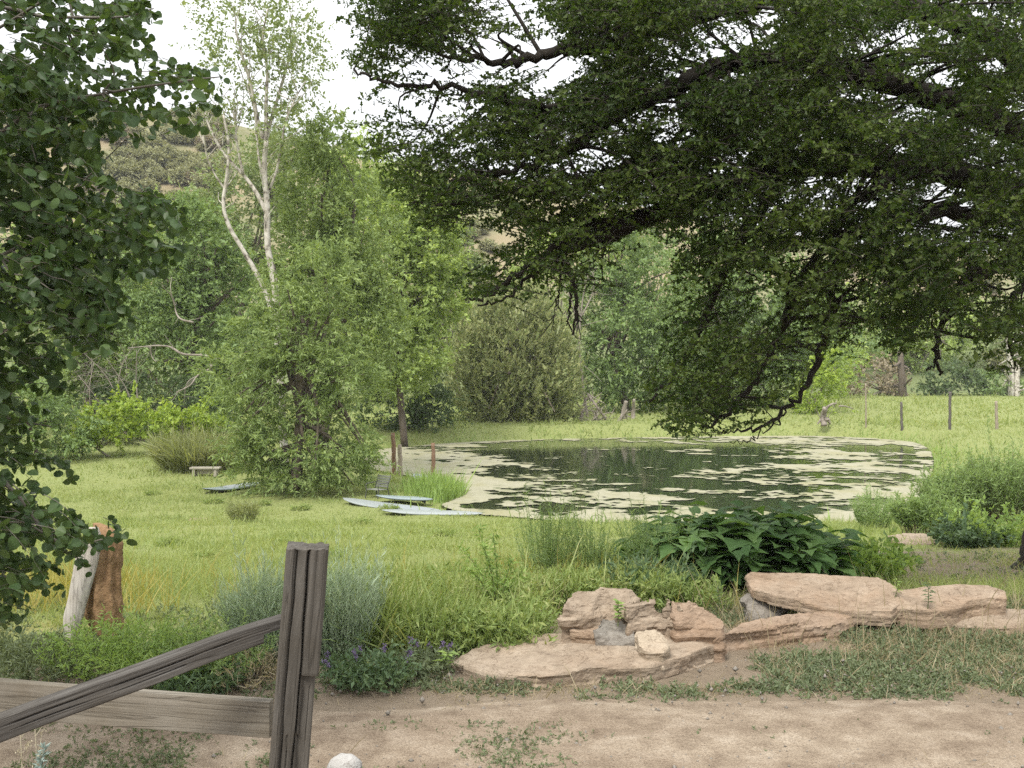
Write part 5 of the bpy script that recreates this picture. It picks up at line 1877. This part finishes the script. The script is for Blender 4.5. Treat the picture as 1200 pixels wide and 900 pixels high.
def meadow():
    mb = MB()
    shade_bare = lambda x, y: 1 - .85 * sstep(2.6, 4.0, x) * sstep(9.2, 10.5, y) * sstep(19, 15, y)
    rockz = lambda x, y: np.where((x > -.6) & (y < 8.6), 0, 1)
    for n, y0, y1, h, w_, yb in ((180000, 8.0, 15, .085, .007, 1.0), (205000, 15, 34, .10, .014, 1.0), (70000, 34, 60, .16, .03, 1.2), (60000, 55, 100, .22, .06, 1.6)):
        P = scatter(n, yb, y0, y1, lambda x, y: notpond(x, y) * shade_bare(x, y) * rockz(x, y) * (.35 + .65 * patchy(x, y, .9, 5, .35, .6)))
        hh = h * (.6 + .9 * patchy(P[:, 0], P[:, 1], .7, 15, .42, .68))
        blades(mb, P, hh, w_, .6)
    o = mb.build('meadow_grass', M['grass'])
    tag(o, 'short yellow green meadow grass sloping down to the pond', 'grass', kind='stuff')
    # taller bank growth round the pond
    mb = MB()
    n = 60000
    x, y = rng.uniform(-9, 24, n), rng.uniform(22, 62, n)
    dd = polydist(x, y, POND)
    ins = inpoly(x, y, POND)
    keep = (~ins) & (dd < 1.4) & (rng.uniform(0, 1, n) < np.exp(-dd / .8) * (.3 + .7 * patchy(x, y, .5, 25, .4, .6)))
    keep &= ~((y < 30) & (x < 1) & (x > -7) & (rng.uniform(0, 1, n) < .85))
    P = np.stack([x, y, H(x, y) - .02], 1)[keep]
    blades(mb, P, .30, .028, .35)
    # grassy spit beside the chair
    c = gpt(515, 578)
    P = np.stack([rng.normal(c[0], .5, 2600), rng.normal(c[1], .8, 2600)], 1)
    P = P[~inpoly(P[:, 0], P[:, 1], POND)]
    P = np.c_[P, H(P[:, 0], P[:, 1])]
    blades(mb, P, .42, .025, .35)
    o = mb.build('bank_grass', M['weed'])
    tag(o, 'bright green grass growing along the bank of the pond', 'grass', kind='stuff')


meadow()


def tall():
    mb = MB()
    f = lambda x, y: sstep(-1.9, -1.0, x) * sstep(2.0, 1.3, x) * np.where((x > .25) & (y < 8.5), 0, 1) * sstep(7.0, 7.3, y + .15 * x) * sstep(10.2, 8.6, y)
    P = scatter(75000, 1, 7.0, 10.4, lambda x, y: f(x, y) * (.3 + .7 * patchy(x, y, 2.2, 35, .38, .6)), .5)
    blades(mb, P, .23, .010, .36, BLADE, .3)
    k = rng.choice(len(P), min(5200, len(P)), replace=False)
    D = np.array([0, 0, 1.0]) + rng.normal(0, .3, (len(k), 3))
    sprays(mb, P[k], D, rng.uniform(.2, .45, len(k)), .25, 12, .06, .018, DIA, .9, .2)
    # longer arching blades at the dark gap behind the purple flowers
    P = scatter(2600, 1, 7.2, 8.2, lambda x, y: sstep(-1.5, -1.2, x) * sstep(-.2, -.5, x), .4)
    blades(mb, P, .46, .013, .45, BLADE, .25)
    o = mb.build('tall_grass', M['tallgrass'])
    tag(o, 'tall mixed grass and weeds behind the pinkish slab', 'grass', kind='stuff')
    mb = MB()
    P = scatter(8000, 1, 8.4, 11, lambda x, y: (.12 + .88 * patchy(x, y, .8, 44, .50, .62)) * sstep(2.4, 1.6, x), 1.0)
    blades(mb, P, .30, .008, .35, BLADE, .3)
    o = mb.build('yellow_grass', M['yellow'])
    tag(o, 'yellowing taller grass in patches at the near edge of the meadow', 'grass', kind='stuff')


tall()


def verge():
    on_right = lambda x, y: sstep(-1.1, -.2, x)
    mb, md = MB(), MB()
    # low blue-green weeds in patches
    P = scatter(58000, 1, 6.15, 9.4, lambda x, y: (.02 + .98 * patchy(x, y, 1.3, 55, .42, .56)) * (on_right(x, y) * .8 + .2) * sstep(6.2, 6.6, y + .4 * (fbm(np.stack([x * 2, 0 * x, 0 * x], 1), 3, 3) - .5)))
    rk = lambda p: ~((p[:, 0] > -.45) & (p[:, 0] < 1.75) & (p[:, 1] > 6.55) & (p[:, 1] < 8.2))
    P = P[rk(P)]
    D = np.array([0, 0, .45]) + rdir(len(P)) * np.array([1, 1, .4])
    sprays(mb, P, D, .10, .25, 9, .028, .012, DIA, .9, .1)
    P2 = scatter(3800, 1, 9.5, 15, lambda x, y: sstep(2.4, 3.2, x) * patchy(x, y, 1.2, 58, .42, .58))
    sprays(mb, P2, np.array([0, 0, .6]) + rdir(len(P2)), .13, .25, 9, .04, .018, DIA, .9, .1)
    # sparse patches on the road's middle strip
    P3 = scatter(26000, 1, 4.9, 5.75, lambda x, y: patchy(x, y, 1.3, 63, .44, .58) * sstep(.5, -.2, x) * .8 + .04 * patchy(x, y, 2, 66, .5, .6))
    sprays(mb, P3 + [0, 0, .03], np.array([0, 0, .5]) + rdir(len(P3)), .06, .2, 8, .020, .008, DIA, .9, .1)
    o = mb.build('ground_weeds', M['groundweed'])
    tag(o, 'low blue green weeds creeping over the road verge', 'weeds', kind='stuff')
    P = scatter(97000, 1, 6.2, 9.6, lambda x, y: (.25 + .75 * patchy(x, y, 1.1, 75, .42, .58)) * on_right(x, y) * sstep(6.15, 6.7, y))
    P = P[rk(P)]
    blades(md, P, .075, .004, .85, SBLADE, .4)
    P = scatter(9000, 1, 9.5, 15, lambda x, y: sstep(2.3, 3.2, x) * .8)
    blades(md, P, .07, .006, .9, SBLADE, .4)
    P = scatter(5200, 1, 4.3, 6.4, lambda x, y: .06 + .5 * patchy(x, y, 1.2, 63, .42, .56) * sstep(.8, -.2, x))
    blades(md, P + [0, 0, .02], .05, .003, .9, SBLADE, .4)
    k = scatter(900, 1, 7.0, 8.6, lambda x, y: on_right(x, y))
    k = k[rk(k)]
    blades(md, k, .30, .005, .2, BLADE, .3)
    o = md.build('dry_grass', M['drygrass'])
    tag(o, 'dry straw coloured grass matted on the road verge', 'grass', kind='stuff')
    # pebbles and clods on the dirt
    mb = MB()
    n = 2600
    y = rng.uniform(4.4, 7.0, n); x = rng.uniform(-1, 1, n) * (y * .55 + .3)
    r = .0042 * np.exp(rng.normal(0, .55, n))
    oct_ = np.array([[1, 0, 0], [-1, 0, 0], [0, 1, 0], [0, -1, 0], [0, 0, 1], [0, 0, -1]], float)
    ff = np.array([[0, 2, 4], [2, 1, 4], [1, 3, 4], [3, 0, 4], [2, 0, 5], [1, 2, 5], [3, 1, 5], [0, 3, 5]])
    V = np.stack([x, y, np.full(n, .04)], 1)[:, None] + oct_[None] * (r[:, None] * rng.uniform(.6, 1.5, (n, 3)))[:, None, :]
    mb.add(V.reshape(-1, 3), [(ff[None] + (np.arange(n) * 6)[:, None, None]).reshape(-1, 3)])
    o = mb.build('gravel', R_grey, smooth=True)
    tag(o, 'small stones scattered on the dirt road', 'gravel', kind='stuff')


verge()
